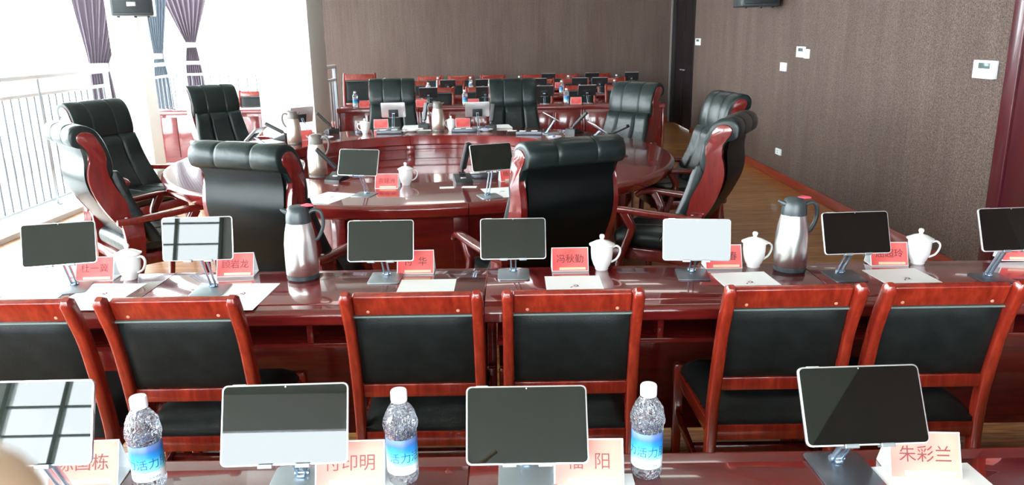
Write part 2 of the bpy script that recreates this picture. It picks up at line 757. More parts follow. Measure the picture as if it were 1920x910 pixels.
# left wall: full glazing between a low sill and a head beam
slab('wall_left_sill', (XL - .15, XL, YB, YF, 0, .25), M['white_wall'])
slab('wall_left_head', (XL - .15, XL, YB, YF, 3.55, ZC), M['white_wall'])
slab('wall_far_sill', (XL, -3.65, YF, YF + .15, 0, .25), M['white_wall'])
slab('wall_far_head', (XL, -3.65, YF, YF + .15, 3.55, ZC), M['white_wall'])


def window(idx, p0, p1, z0, z1, cols, rows, fm='white_metal', w=.06):
    """framed glazing between two floor points"""
    p0, p1 = Vector((*p0, 0)), Vector((*p1, 0))
    L = (p1 - p0).length
    ang = math.atan2(p1.y - p0.y, p1.x - p0.x)
    t = empty('window_%d' % idx, (p0.x, p0.y, 0), ang)
    structure(t)
    bm = B()
    box(bm, 0, L, -.03, .03, z0, z0 + w)
    box(bm, 0, L, -.03, .03, z1 - w, z1)
    for i in range(cols + 1):
        x = i * L / cols
        x = min(max(x, w / 2), L - w / 2)
        box(bm, x - w / 2, x + w / 2, -.032, .032, z0, z1)
    for j in range(1, rows):
        z = z0 + (z1 - z0) * j / rows
        box(bm, 0, L, -.022, .022, z - w * .2, z + w * .2)
    finish('window_frame', bm, M[fm], t, smooth=0)
    bm = B()
    box(bm, 0, L, -.004, .004, z0 + .01, z1 - .01)
    finish('window_glass', bm, M['glass'], t, smooth=0)


window(1, (XL, YB), (XL, YF), .25, 3.55, 13, 1)
window(2, (XL, YF), (-3.65, YF), .25, 3.55, 2, 1)
M['frame_grey'] = new_mat('green_grey_frame', (.16, .20, .17), .4)
window(3, (-4.9, YB), (-3.1, YB), .45, 3.35, 3, 10, 'frame_grey', .045)
window(4, (-2.7, YB), (2.9, YB), .45, 3.35, 1, 1)

# raised white kerb under the railing on the window side
slab('trim_3', (XL, -4.36, -4.9, 15.05, 0, .045), M['white_wall'])

# white columns
col_front = structure(empty('pillar_1', (-2.64, 9.7, 0)))
bm = B()
box(bm, -.32, .32, -.4, .4, 0, ZC, .006)
finish('column_face', bm, M['white_wall'], col_front)
bm = B()
box(bm, -.36, .36, -.44, .44, 0, .1, .006)
finish('column_skirting', bm, M['grey_paint'], col_front)
p2 = structure(empty('pillar_2', (-4.62, 9.75, 0)))
bm = B()
box(bm, -.04, .30, -.4, -.1, 0, ZC, .006)
finish('column_face', bm, M['white_wall'], p2)
bm = B()
box(bm, -.06, .32, -.42, -.08, .045, .12, .006)
finish('column_skirting', bm, M['grey_paint'], p2)


# unseen panels added on the ceiling as fill for the right side
def fill_panel():
    t = empty('fill_panel')
    bm = B()
    box(bm, -.62, .62, -.32, .32, -.05, 0, .004)
    finish('fill_panel_frame', bm, M['white_metal'], t)
    bm = B()
    box(bm, -.57, .57, -.27, .27, -.056, -.049)
    finish('fill_diffuser', bm, M['fill_light'], t, smooth=0)
    return t


KL = Kind(fill_panel)
_ord = ['first', 'second', 'third', 'fourth', 'fifth', 'sixth', 'seventh', 'eighth', 'ninth', 'tenth', 'eleventh', 'twelfth', 'thirteenth', 'fourteenth']
for i, (x, y) in enumerate([(1.6, 4.5), (1.6, 7.5), (1.6, 10.5), (1.6, 13.3), (-1.2, 6.0), (-1.2, 12.5)]):
    KL.put((x, y, ZC), 0, 'added unseen fill light panel on the ceiling, %s of the ceiling panels' % _ord[i], 'ceiling light', 'added fill light panels')


# ---------------------------------------------------------------- railings
def railing(name, pts, label, post_every=None):
    p0, p1 = Vector((*pts[0], 0)), Vector((*pts[1], 0))
    L = (p1 - p0).length
    ang = math.atan2(p1.y - p0.y, p1.x - p0.x)
    t = empty(name, (p0.x, p0.y, .045 if pts[0][0] < -4.36 else 0), ang)
    tag(t, label, 'railing', 'metal railings by the windows')
    H = 1.29
    bm = B()
    sweep(bm, [(0, 0, H), (L, 0, H)], rrect(.06, .05, .018), Vector((0, 1, 0)))
    finish('top_rail', bm, M['white_metal'], t)
    bm = B()
    sweep(bm, [(0, 0, H - .17), (L, 0, H - .17)], rrect(.035, .035, .006), Vector((0, 1, 0)))
    finish('middle_rail', bm, M['white_metal'], t)
    bm = B()
    sweep(bm, [(0, 0, .06), (L, 0, .06)], rrect(.035, .03, .006), Vector((0, 1, 0)))
    finish('bottom_rail', bm, M['grey_metal'], t)
    npost = max(1, round(L / 1.3))
    pm = None
    for i in range(npost + 1):
        x = .03 + (L - .06) * i / npost
        if pm is None:
            bm = B()
            box(bm, -.022, .022, -.022, .022, 0, H - .02, .004)
            box(bm, -.045, .045, -.045, .045, 0, .012, .002)
            pm = finish('post', bm, M['grey_metal'], t)
            o = pm
        else:
            o = pm.copy()
            col.objects.link(o)
            o.parent = t
        o.location = (x, 0, 0)
    nb = int(L / .13)
    bmst = None
    for i in range(1, nb):
        x = L * i / nb
        if bmst is None:
            bm = B()
            tube(bm, [(0, 0, .06), (0, 0, H - .17)], .010, 6)
            bmst = finish('baluster', bm, M['bar_metal'], t)
            o = bmst
        else:
            o = bmst.copy()
            col.objects.link(o)
            o.parent = t
        o.location = (x, 0, 0)
    return t


railing('metal_railing', ((-4.62, 4.9), (-4.74, 9.33)), 'long white metal railing beside the left windows, nearest the camera')
railing('metal_railing', ((-4.91, 10.17), (-4.98, 11.85)), 'short white railing beyond the speaker pillar, running to the corner')
railing('metal_railing', ((-4.92, 11.93), (-3.0, 11.93)), 'white railing behind the small far left desks')
railing('metal_railing', ((-2.37, 10.12), (-2.37, 10.75)), 'short white railing end standing right of the grey column')


# ---------------------------------------------------------------- curtains
def curtain(loc, rz, top_w, tie_z, tie_w, low_w, mat, label, lean=0.0):
    t = empty('curtain', loc, rz)
    tag(t, label, 'curtain', 'tied window curtains')
    bm = B()
    nx, zs = 90, [3.45 - 3.35 * i / 44 for i in range(45)]
    rows = []
    for z in zs:
        if z > tie_z:
            u = (z - tie_z) / (3.45 - tie_z)
            w = tie_w + (top_w - tie_w) * (math.sin(min(u * 1.15, 1) * PI / 2)) ** 1.15
            c = lean * u
        else:
            u = (tie_z - z) / tie_z
            w = tie_w + (low_w - tie_w) * (math.sin(u * PI / 2)) ** .8
            c = lean * .1 * u
        amp = .028 + .016 * min(1, w / top_w)
        rows.append([bm.verts.new((c + (i / nx - .5) * w, amp * math.sin(i / nx * 2 * PI * 8 + .6 * math.sin(z * 2)) * (1 - .5 * (abs(z - tie_z) < .06)), z)) for i in range(nx + 1)])
    for a, b in zip(rows, rows[1:]):
        for i in range(nx):
            bm.faces.new((a[i], a[i + 1], b[i + 1], b[i]))
    bmesh.ops.solidify(bm, geom=bm.faces[:], thickness=.004)
    finish('drape', bm, mat, t, smooth=60)
    bm = B()
    pr = [((tie_w / 2 + .015) * math.cos(2 * PI * i / 24), .052 * math.sin(2 * PI * i / 24)) for i in range(24)]
    prism_xy(bm, pr, tie_z - .045, tie_z + .045, .008)
    finish('tie_band', bm, M['curtain_tie'], t)
    return t


M['curtain_tie'] = curtain_mat('curtain_tie', (.42, .38, .40))
curtain((-5.68, 11.0, 0), R(24), 1.0, 1.33, .24, .34, M['curtain'], 'wide grey mauve curtain, left of the hanging speaker', .36)
curtain((-5.72, 13.0, 0), R(20), .46, 1.42, .15, .32, M['sheer'], 'narrow pale blue grey curtain, just right of the hanging speaker', .10)
curtain((-5.85, 14.72, 0), R(8), 1.05, 1.58, .17, .42, M['curtain'], 'mauve grey curtain, rightmost of the three tied curtains', -.05)


# ---------------------------------------------------------------- wall speakers
def speaker():
    t = empty('wall_speaker')
    bm = B()
    box(bm, -.215, .215, -.19, .19, 0, .62, .02, 3)
    finish('cabinet', bm, M['dark_plastic'], t)
    bm = B()
    box(bm, -.19, .19, -.205, -.185, .03, .59, .008)
    finish('grille', bm, M['speaker'], t)
    bm = B()
    box(bm, -.045, .045, -.212, -.204, .10, .145, .002)
    finish('badge', bm, M['badge'], t)
    lettering('badge_lettering', '- - -', .02, M['ink'], t, Matrix.Translation((0, -.2125, .1225)) @ Matrix.Rotation(PI / 2, 4, 'X'))
    for x in (-.15, .02, .15):
        bm = B()
        lathe(bm, [(.0, -.018), (.014, -.018), (.017, 0.002), (0, .002)], 12, x, -.12)
        finish('foot', bm, M['rubber'], t)
    bm = B()
    box(bm, -.03, .03, .185, .30, .25, .37, .004)
    box(bm, -.08, .08, .285, .30, .16, .46, .003)
    finish('wall_bracket', bm, M['rubber'], t)
    return t


KS = Kind(speaker)
KS.put((-4.17, 9.0, 1.93), R(20), 'dark speaker box mounted high on the left pillar before the windows', 'speaker', 'wall speakers')
KS.put((2.82, 9.2, 1.93), 0, 'dark speaker box mounted high on the brown right wall', 'speaker', 'wall speakers')


# ---------------------------------------------------------------- devices on the right wall
def wall_dev(name, px0, py0, px1, py1, label, cat, lcd=None, depth=.02):
    """plate flush with the right wall between two corner pixels"""
    a = atX(px0, py0, XR)
    b = atX(px1, py1, XR)
    yc = (a.y + b.y) / 2
    hw = abs(a.y - b.y) / 2
    zc = (a.z + b.z) / 2
    hh = abs(a.z - b.z) / 2
    t = empty(name, (XR, yc, zc))
    tag(t, label, cat)
    bm = B()
    box(bm, -depth, 0, -hw, hw, -hh, hh, .003)
    finish('housing', bm, M['device'], t)
    if lcd == 'screen':
        bm = B()
        box(bm, -depth - .002, -depth, -hw * .7, hw * .45, hh * .1, hh * .72, .001)
        finish('display', bm, M['lcd'], t)
        lettering('display_digits', '--', hh * .38, M['ink'], t, Matrix.Translation((-depth - .0026, -hw * .1, hh * .42)) @ Matrix.Rotation(-PI / 2, 4, 'Z') @ Matrix.Rotation(PI / 2, 4, 'X'))
        bm = B()
        box(bm, -depth - .001, -depth + .001, -hw * .8, -hw * .72, -hh * .9, hh * .9)
        finish('lid_seam', bm, M['badge'], t)
    elif lcd == 'rocker':
        bm = B()
        box(bm, -depth - .004, -depth + .001, -hw * .6, hw * .6, -hh * .6, hh * .6, .002)
        finish('rocker', bm, M['device'], t)
    elif lcd == 'socket':
        bm = B()
        for dz in (-.3, .3):
            box(bm, -depth - .001, -depth + .0005, -hw * .3, hw * .3, hh * dz - hh * .08, hh * dz + hh * .08)
        finish('socket_holes', bm, M['lcd'], t)
    return t


wall_dev('thermostat', 1836, 112, 1869, 149, 'white thermostat with grey display, largest device near the right frame edge', 'thermostat', 'screen', .035)
wall_dev('thermostat', 1497, 87, 1510, 108, 'small white thermostat with grey display at the middle of the brown wall', 'thermostat', 'screen')
wall_dev('wall_switch', 1511, 92, 1518, 110, 'white switch plate touching the right side of the small thermostat', 'switch', 'rocker')
wall_dev('wall_switch', 1466, 117, 1475, 134, 'narrow white switch below left of the small thermostat', 'switch', 'rocker')
wall_dev('wall_switch', 1306, 72, 1314, 85, 'tiny white switch beside the dark double door', 'switch', 'screen')
wall_dev('wall_socket', 1457, 277, 1465, 292, 'white socket low on the brown wall above the baseboard', 'socket', 'socket')


# ================================================================= DESKS
DL = 1.25


def desk():
    """faces: sitter on the -Y side, modesty panel on the +Y side; origin at the middle of the footprint"""
    t = empty('conference_desk')
    hx, hy = DL / 2 - .0015, .25
    W = M['desk_wood']
    bm = B()
    box(bm, -hx, hx, -hy + .062, hy - .067, .718, .760, .0015)
    finish('desktop', bm, W, t)
    for s, d in ((-1, .06), (1, .065)):
        bm = B()
        y0, y1 = (-hy, -hy + d) if s < 0 else (hy - d, hy)
        pts = []
        n = 8
        # rounded nose profile in YZ, inner edge square
        zi0, zi1 = .700, .757
        yo, yi = (y0, y1) if s < 0 else (y1, y0)
        sg = 1 if yo < yi else -1
        r = .024
        prof = [(yi, zi0), (yi, zi1)]
        for k in range(n + 1):
            a = PI / 2 + PI / 2 * k / n
            prof.append((yo + sg * (r + r * math.cos(a)), zi1 - r + r * math.sin(a) - .002))
        prof += [(yo, zi0 + .006), (yo + sg * .006, zi0)]
        prism_yz(bm, prof, -hx, hx)
        finish('edge_moulding', bm, W, t, 40)
    for s in (-1, 1):
        bm = B()
        x = s * (hx - .016)
        box(bm, x - .015, x + .015, -.015, hy - .02, .0, .717, .003)
        finish('side_panel', bm, W, t)
    bm = B()
    box(bm, -hx + .04, hx - .04, hy - .06, hy - .035, .05, .717, .002)
    finish('modesty_panel', bm, W, t)
    bm = B()
    box(bm, -hx + .04, hx - .04, hy - .10, hy - .085, .30, .59, .002)
    for i in range(3):
        x = -.37 + i * .37
        box(bm, x - .165, x + .165, hy - .036, hy - .022, .12, .66, .006)
    finish('raised_panel', bm, W, t)
    bm = B()
    box(bm, -hx + .04, hx - .04, -hy + .07, hy - .06, .590, .607, .002)
    finish('shelf', bm, W, t)
    bm = B()
    box(bm, -.011, .011, -hy + .075, hy - .06, .607, .717, .002)
    finish('divider', bm, W, t)
    return t


KD = Kind(desk)
SEAM = -.10
MIDY, NEARY = 2.755, 1.31
names_mid = ['leftmost desk of the middle row, under the first two tablets', 'desk of the middle row left of its centre seam', 'desk of the middle row right of its centre seam', 'rightmost desk of the middle row, cut by the frame']
for i, x0 in enumerate((SEAM - 2.5, SEAM - 1.25, SEAM, SEAM + 1.25)):
    KD.put((x0 + .625, MIDY, 0), 0, 'glossy rosewood ' + names_mid[i], 'desk', 'middle row desks')
nn = ['near desk at the bottom left corner', 'near desk left of the seam behind the closest tablet', 'near desk right of the seam, carrying the rightmost bottle', 'near desk cut by the bottom right corner']
for i, x0 in enumerate((SEAM - 2.5, SEAM - 1.25, SEAM, SEAM + 1.25)):
    KD.put((x0 + .625, NEARY, 0), 0, 'glossy rosewood ' + nn[i], 'desk', 'near row desks')
ROWS = (10.62, 12.45, 14.0)
rown = ['front far row', 'second far row', 'last far row']
ordn = ['leftmost', 'second', 'third', 'rightmost']
for r_, Y in enumerate(ROWS):
    for i in range(4):
        KD.put((-1.755 + i * 1.09, Y, 0), PI, 'dark red desk in the %s facing the camera, %s from left' % (rown[r_], ['first', 'second', 'third', 'fourth'][i]), 'desk', 'far row desks', (.871, 1, 1))
KD.put((-4.31, 10.72, 0), PI, 'dark red desk beyond the left railing, left end panel showing', 'desk', 'far left desks', (.875, 1, 1))
KD.put((-3.21, 10.72, 0), PI, 'dark red desk partly hidden behind the white column', 'desk', 'far left desks', (.875, 1, 1))


# ================================================================= WOODEN CHAIRS
def wooden_chair():
    t = empty('wooden_chair')
    W = M['chair_wood']
    hw = .195
    sect = rrect(.032, .042, .009)
    for s in (-1, 1):
        bm = B()
        path = catmull([(s * .200, -.250, 0), (s * .199, -.215, .22), (s * .197, -.205, .44), (s * .195, -.225, .60), (s * .194, -.262, .77), (s * .194, -.305, .88), (s * .194, -.330, .935)], 4)
        n = len(path)
        sc = [(.95, .95) if i < n * .15 else (1.08, 1.15) if i < n * .6 else (1.05, 1.1 - .25 * max(0, (i / n - .8) * 3)) for i in range(n)]
        sc[-1] = (.6, .5)
        sweep(bm, path, sect, Vector((1, 0, 0)), True, sc)
        finish('rear_post', bm, W, t, 50)
    # top rail, leaning with the posts
    bm = B()
    rl = Matrix.Translation((0, -.288, .888)) @ Matrix.Rotation(R(20), 4, 'X')
    box(bm, -hw + .017, hw - .017, -.012, .014, -.037, .037, .006, 3, rl)
    finish('top_rail', bm, W, t)
    for x in (-.135, .135):
        bm = B()
        lathe(bm, [(0, 0), (.0055, 0), (.0045, .002), (0, .0025)], 10)
        bmesh.ops.transform(bm, matrix=rl @ Matrix.Translation((x, -.0118, -.020)) @ Matrix.Rotation(PI / 2, 4, 'X'), verts=bm.verts)
        finish('plug', bm, M['plug'], t)
    # upholstered back pad, both faces padded
    bm = B()
    gx, gz = 14, 12
    prof = [(.595, -.219), (.66, -.233), (.72, -.247), (.78, -.262), (.845, -.277)]

    def yat(z):
        for (z0, y0), (z1, y1) in zip(prof, prof[1:]):
            if z <= z1:
                return y0 + (y1 - y0) * (z - z0) / (z1 - z0)
        return prof[-1][1]
    for side in (-1, 1):
        g = []
        for j in range(gz + 1):
            v = j / gz
            z = .600 + .247 * v
            row = []
            for i in range(gx + 1):
                u = i / gx
                x = -.176 + .352 * u
                e = min(1, 9 * min(u, 1 - u)) ** .5 * min(1, 7 * min(v, 1 - v)) ** .5
                row.append(bm.verts.new((x, yat(z) + side * (.004 + .012 * e), z)))
            g.append(row)
        for j in range(gz):
            for i in range(gx):
                bm.faces.new((g[j][i], g[j][i + 1], g[j + 1][i + 1], g[j + 1][i]))
    finish('back_pad', bm, M['vinyl'], t, 60)
    bm = B()
    sweep(bm, [(-.177, -.280, .8475), (.177, -.280, .8475)], rrect(.006, .026, .002), Vector((0, 0, 1)))
    finish('pad_seam', bm, M['piping'], t, 0)
    bm = B()
    box(bm, -hw + .016, hw - .016, -.230, -.204, .553, .598, .005, 2)
    finish('lower_rail', bm, W, t)
    # seat
    bm = B()
    nx, ny = 14, 14
    top, bot = [], []
    for j in range(ny + 1):
        v = j / ny
        y = -.215 + .450 * v
        half = .188 + .025 * v
        rt, rb = [], []
        for i in range(nx + 1):
            u = i / nx
            e = (min(1, 7 * min(u, 1 - u)) ** .5) * (min(1, 7 * min(v, 1 - v)) ** .5)
            rt.append(bm.verts.new((-half + 2 * half * u, y, .440 + .045 * e)))
            rb.append(bm.verts.new((-half + 2 * half * u, y, .425)))
        top.append(rt)
        bot.append(rb)
    for g, fl in ((top, 0), (bot, 1)):
        for j in range(ny):
            for i in range(nx):
                bm.faces.new((g[j][i], g[j][i + 1], g[j + 1][i + 1], g[j + 1][i]))
    for j in range(ny):
        for i in (0, nx):
            bm.faces.new((top[j][i], top[j + 1][i], bot[j + 1][i], bot[j][i]))
    for i in range(nx):
        for j in (0, ny):
            bm.faces.new((top[j][i], top[j][i + 1], bot[j][i + 1], bot[j][i]))
    finish('seat', bm, M['vinyl'], t, 60)
    bm = B()
    box(bm, -.180, .180, -.222, -.197, .372, .425, .004)
    finish('rear_apron', bm, W, t)
    bm = B()
    box(bm, -.200, .200, .203, .228, .372, .428, .004)
    finish('front_apron', bm, W, t)
    for s in (-1, 1):
        bm = B()
        sweep(bm, [(s * .195, -.20, .400), (s * .208, .22, .400)], rrect(.022, .054, .004), Vector((1, 0, 0)))
        finish('side_apron', bm, W, t)
        bm = B()
        sweep(bm, [(s * .214, .215, 0), (s * .214, .215, .44), (s * .214, .215, .452)], rrect(.038, .038, .008), Vector((1, 0, 0)), True, [.8, 1.05, .8])
        finish('front_leg', bm, W, t)
        bm = B()
        sweep(bm, [(s * .202, -.21, .19), (s * .214, .21, .25)], rrect(.018, .034, .004), Vector((1, 0, 0)))
        finish('side_stretcher', bm, M['arm_wood'], t)
    bm = B()
    box(bm, -.200, .200, -.01, .012, .205, .235, .003)
    finish('cross_stretcher', bm, M['arm_wood'], t)
    return t


M['piping'] = new_mat('grey_green_piping', (.12, .16, .15), .4)
KW = Kind(wooden_chair)
G_MID = 'wooden chairs along the middle desks'
for x, y, rz, lb in ((-1.50, 2.47, 0, 'rosewood chair with black back, cut by the left frame edge'),
                     (-1.015, 2.47, 0, 'rosewood chair with black back behind the leftmost standing bottle'),
                     (-.300, 2.48, 0, 'rosewood chair with black back, left of the centre seam of the desks'),
                     (.178, 2.48, 0, 'rosewood chair with black back, right of the centre seam of the desks'),
                     (.838, 2.49, 0, 'rosewood chair with black back, left one behind the rightmost near tablet'),
                     (1.308, 2.49, 0, 'rosewood chair with black back, rightmost of the middle row')):
    KW.put((x, y, 0), rz, lb, 'chair', G_MID)
far_ch = {0: (-1.04, -.42, .40, 1.0, 1.62), 1: (-1.62, -1.00, -.30, .50, 1.10, 1.70), 2: (-1.5, -.92, -.30, .45, 1.05, 1.66)}
for r_, xs in far_ch.items():
    for i, x in enumerate(xs):
        KW.put((x, ROWS[r_] + .50, 0), PI + R(random.uniform(-4, 4)), 'small rosewood chair facing the camera behind the %s, %s from left' % (rown[r_], _ord[i]), 'chair', 'far row chairs', (1.12, 1, 1.02))
KW.put((-2.18, ROWS[0] + .58, 0), PI + R(1), 'tall far chair with blue black back, standing by the short railing end', 'chair', 'far row chairs', (1.14, 1.1, 1.24))
KW.put((-4.50, 11.28, 0), PI, 'far left chair behind the red desk, beside the left end', 'chair', 'far left chairs', (1.15, 1, 1.0))
KW.put((-3.75, 11.28, 0), PI, 'far left chair behind the red desk, next to the white column', 'chair', 'far left chairs', (1.15, 1, 1.0))


# ================================================================= ROUND TABLE
TC = Vector((-.67, 6.10, 0))
TR, TI = 1.93, 1.22


def seam_wood(name):
    m = noise_mat(name, [(.25, (.10, .006, .006)), (.55, (.17, .011, .009)), (.8, (.22, .017, .012))], 2.5, (1, 6, 6), .16, .8)
    n, l, b = nodes(m)
    b.inputs['Coat Roughness'].default_value = .04
    tc = n.new('ShaderNodeTexCoord')
    sp = n.new('ShaderNodeSeparateXYZ')
    at2 = n.new('ShaderNodeMath')
    at2.operation = 'ARCTAN2'
    l.new(tc.outputs['Object'], sp.inputs[0])
    l.new(sp.outputs['Y'], at2.inputs[0])
    l.new(sp.outputs['X'], at2.inputs[1])
    ml = n.new('ShaderNodeMath')
    ml.operation = 'MULTIPLY'
    ml.inputs[1].default_value = 14 / (2 * PI)
    fr = n.new('ShaderNodeMath')
    fr.operation = 'FRACT'
    gt = n.new('ShaderNodeMath')
    gt.operation = 'LESS_THAN'
    gt.inputs[1].default_value = .006
    l.new(at2.outputs[0], ml.inputs[0])
    l.new(ml.outputs[0], fr.inputs[0])
    l.new(fr.outputs[0], gt.inputs[0])
    mx = n.new('ShaderNodeMix')
    mx.data_type = 'RGBA'
    src = [k for k in b.inputs['Base Color'].links][0].from_socket
    l.new(gt.outputs[0], mx.inputs[0])
    l.new(src, mx.inputs[6])
    mx.inputs[7].default_value = (.02, .002, .003, 1)
    l.new(mx.outputs[2], b.inputs['Base Color'])
    return m


M['ring_wood'] = seam_wood('ring_table_rosewood')


def round_table():
    t = empty('round_conference_table', TC)
    tag(t, 'large round glossy rosewood conference table with a sunken centre', 'table')
    N = 128

    def ring(prof):
        bm = B()
        rs = []
        for r, z in prof:
            rs.append([bm.verts.new((r * math.cos(2 * PI * i / N), r * math.sin(2 * PI * i / N), z)) for i in range(N)])
        rs.append(rs[0])
        for a, b in zip(rs, rs[1:]):
            for i in range(N):
                j = (i + 1) % N
                bm.faces.new((a[i], a[j], b[j], b[i]))
        return bm
    r = .02
    out = [(TR - .03 + .03 * math.sin(a), .76 - .03 + .03 * math.cos(a)) for a in [PI / 2 * k / 6 for k in range(7)]]
    out2 = [(TR - .012, .69), (TR - .04, .672), (TR - .09, .668)]
    inn = [(TI + .09, .668), (TI + .012, .668), (TI, .68), (TI, .752), (TI + .008, .76)]
    finish('ring_top', ring(out + out2 + inn), M['ring_wood'], t, 40)
    finish('outer_apron', ring([(1.60, 0.08), (1.62, .08), (1.62, .668), (1.60, .668)]), M['table_wood'], t, 40)
    finish('plinth', ring([(1.50, 0), (1.57, 0), (1.57, .08), (1.50, .08)]), M['arm_wood'], t, 40)
    finish('inner_fascia', ring([(TI + .025, .30), (TI + .045, .30), (TI + .045, .668), (TI + .025, .668)]), M['table_wood'], t, 40)
    for k in range(14):
        a = 2 * PI * k / 14
        bm = B()
        mt = Matrix.Rotation(a, 4, 'Z')
        box(bm, TI + .008, TI + .03, -.035, .035, .56, .667, .003, 2, mt)
        finish('inner_pilaster', bm, M['table_wood'], t)
        bm = B()
        box(bm, 1.615, 1.65, -.045, .045, .0, .667, .004, 2, mt)
        finish('outer_pilaster', bm, M['table_wood'], t)
    finish('inner_moulding', ring([(TI + .012, .612), (TI + .03, .605), (TI + .03, .635), (TI + .012, .628)]), M['table_wood'], t, 40)
    bm = B()
    lathe(bm, [(0, .545), (TI + .028, .545), (TI + .028, .575), (0, .575)], N)
    finish('centre_panel', bm, M['ring_wood'], t, 40)
    return t


rt = round_table()


# ================================================================= EXECUTIVE CHAIRS
def exec_chair():
    t = empty('executive_chair')
    W = M['arm_wood']
    L = M['leather']
    # S shaped side panels
    back = [(-.15, .46), (-.228, .56), (-.308, .68), (-.358, .79), (-.376, .88), (-.368, .95), (-.350, 1.02), (-.375, 1.075), (-.405, 1.115), (-.402, 1.148)]
    front = [(-.365, 1.165), (-.315, 1.148), (-.288, 1.09), (-.262, 1.02), (-.272, .95), (-.252, .86), (-.195, .74), (-.130, .61), (-.05, .46)]
    outl = [(p.x, p.y) for p in catmull([(a, b, 0) for a, b in back + front], 4, False)]
    for s in (-1, 1):
        bm = B()
        x0 = s * .250
        prism_yz(bm, outl, x0 - .017, x0 + .017, .006)
        finish('side_panel', bm, W, t, 50)
    # headrest roll
    hp = [(-.250, .88), (-.230, .95), (-.240, 1.03), (-.264, 1.11), (-.308, 1.178), (-.370, 1.202), (-.425, 1.188), (-.448, 1.145), (-.440, 1.095), (-.41, 1.075), (-.375, 1.06), (-.33, .97), (-.30, .89)]
    hp = [(p.x, p.y) for p in catmull([(a, b, 0) for a, b in hp], 3, True)]
    xs = [-.261, -.259, -.250, -.19, -.125, -.112, -.105, -.098, -.085, 0, .085, .098, .105, .112, .125, .19, .250, .259, .261]
    sc = [.80, .93, .985, 1.0, .99, .975, .93, .975, .995, 1.01, .995, .975, .93, .975, .99, 1.0, .985, .93, .80]
    bm = B()
    loft_x(bm, hp, xs, sc, (-.35, 1.07))
    finish('headrest', bm, L, t, 50)
    # front cushion of the back, three vertical channels, wings widening downwards
    bm = B()
    nz, nx = 16, 36
    g1, g2 = [], []
    for j in range(nz + 1):
        v = j / nz
        z = .47 + .45 * v
        yb = -.075 - .185 * v - .03 * math.sin(v * PI)
        half = .310 - .062 * v
        a, b = [], []
        for i in range(nx + 1):
            u = -1 + 2 * i / nx
            th = .065 * (1 - abs(u) ** 6) ** .5 + .004
            for sx in (-.40, .40):
                th -= .028 * math.exp(-((u - sx) / .035) ** 2)
            if abs(u) < .38:
                th += .008 * math.sin(u * 60) * (1 - v)
            th *= min(1, (min(v, 1 - v) * 8 + .25)) ** .5
            a.append(bm.verts.new((u * half, yb + th + .045 * u ** 6, z)))
            b.append(bm.verts.new((u * half, yb - .045 * (1 - u ** 8) + .035 * u ** 8, z)))
        g1.append(a)
        g2.append(b)
    for g in (g1, g2):
        for j in range(nz):
            for i in range(nx):
                bm.faces.new((g[j][i], g[j][i + 1], g[j + 1][i + 1], g[j + 1][i]))
    for j in range(nz):
        for i in (0, nx):
            bm.faces.new((g1[j][i], g1[j + 1][i], g2[j + 1][i], g2[j][i]))
    for i in range(nx):
        for j in (0, nz):
            bm.faces.new((g1[j][i], g1[j][i + 1], g2[j][i + 1], g2[j][i]))
    finish('back_cushion', bm, L, t, 60)
    # leather rear panel
    bm = B()
    path = catmull([(0, -.14, .40), (0, -.19, .50), (0, -.290, .66), (0, -.362, .79), (0, -.386, .89), (0, -.378, 1.00), (0, -.392, 1.09)], 4)
    xs2 = [-.233, -.228, -.19, -.1, 0, .1, .19, .228, .233]
    rows = []
    for i, p in enumerate(path):
        v = i / (len(path) - 1)
        rows.append([bm.verts.new((x, p.y - .010 * (1 - (abs(x) / .246) ** 4) * math.sin(v * PI) + (0 if k else 0), p.z)) for k, x in enumerate(xs2)])
    for a, b in zip(rows, rows[1:]):
        for i in range(len(xs2) - 1):
            bm.faces.new((a[i], a[i + 1], b[i + 1], b[i]))
    bmesh.ops.solidify(bm, geom=bm.faces[:], thickness=-.03)
    finish('rear_panel', bm, M['leather_back'], t, 60)
    # seat
    bm = B()
    box(bm, -.262, .262, -.235, .285, .395, .500, .045, 4)
    for v in bm.verts:
        if v.co.z > .45:
            v.co.z += .012 * (1 - (v.co.x / .262) ** 2)
    finish('seat_cushion', bm, L, t, 60)
    for sx in (-.1, .1):
        bm = B()
        tube(bm, [(sx, -.20, .507), (sx, .10, .511), (sx, .24, .503), (sx, .278, .47)], .004, 6)
        finish('seat_seam', bm, M['rubber'], t)
    bm = B()
    box(bm, -.270, .270, -.24, .275, .325, .397, .006)
    finish('seat_frame', bm, W, t)
    # arms
    for s in (-1, 1):
        x = s * .305
        bm = B()
        path = catmull([(x * .97, -.27, .622), (x, -.15, .622), (x * 1.02, .02, .630), (x * 1.03, .16, .640), (x * 1.02, .25, .640), (x, .30, .622), (x, .325, .602)], 5)
        n = len(path)
        scs = [(1.0, 1.1 - .1 * i / n) for i in range(n)]
        scs[-1] = (.7, .6)
        sweep(bm, path, rrect(.052, .036, .012, 3), Vector((1, 0, 0)), True, scs)
        finish('armrest', bm, W, t, 50)
        bm = B()
        path = catmull([(x, .20, .63), (x * .99, .165, .57), (x * .97, .15, .52), (x * .97, .185, .42), (x * .98, .225, .30), (x * .99, .225, .16), (x, .205, 0)], 5)
        n = len(path)
        sweep(bm, path, rrect(.036, .05, .01, 2), Vector((1, 0, 0)), True, [(1, 1.15 - .45 * i / n) for i in range(n)])
        finish('front_leg', bm, W, t, 50)
        bm = B()
        ol = catmull([(-.245, .615, 0), (-.235, .50, 0), (-.24, .35, 0), (-.262, .20, 0), (-.31, 0, 0)], 4) + catmull([(-.262, 0, 0), (-.19, .20, 0), (-.145, .35, 0), (-.125, .50, 0), (-.125, .615, 0)], 4)
        prism_yz(bm, [(p.x, p.y) for p in ol], x * .95 - .018, x * .95 + .018, .005)
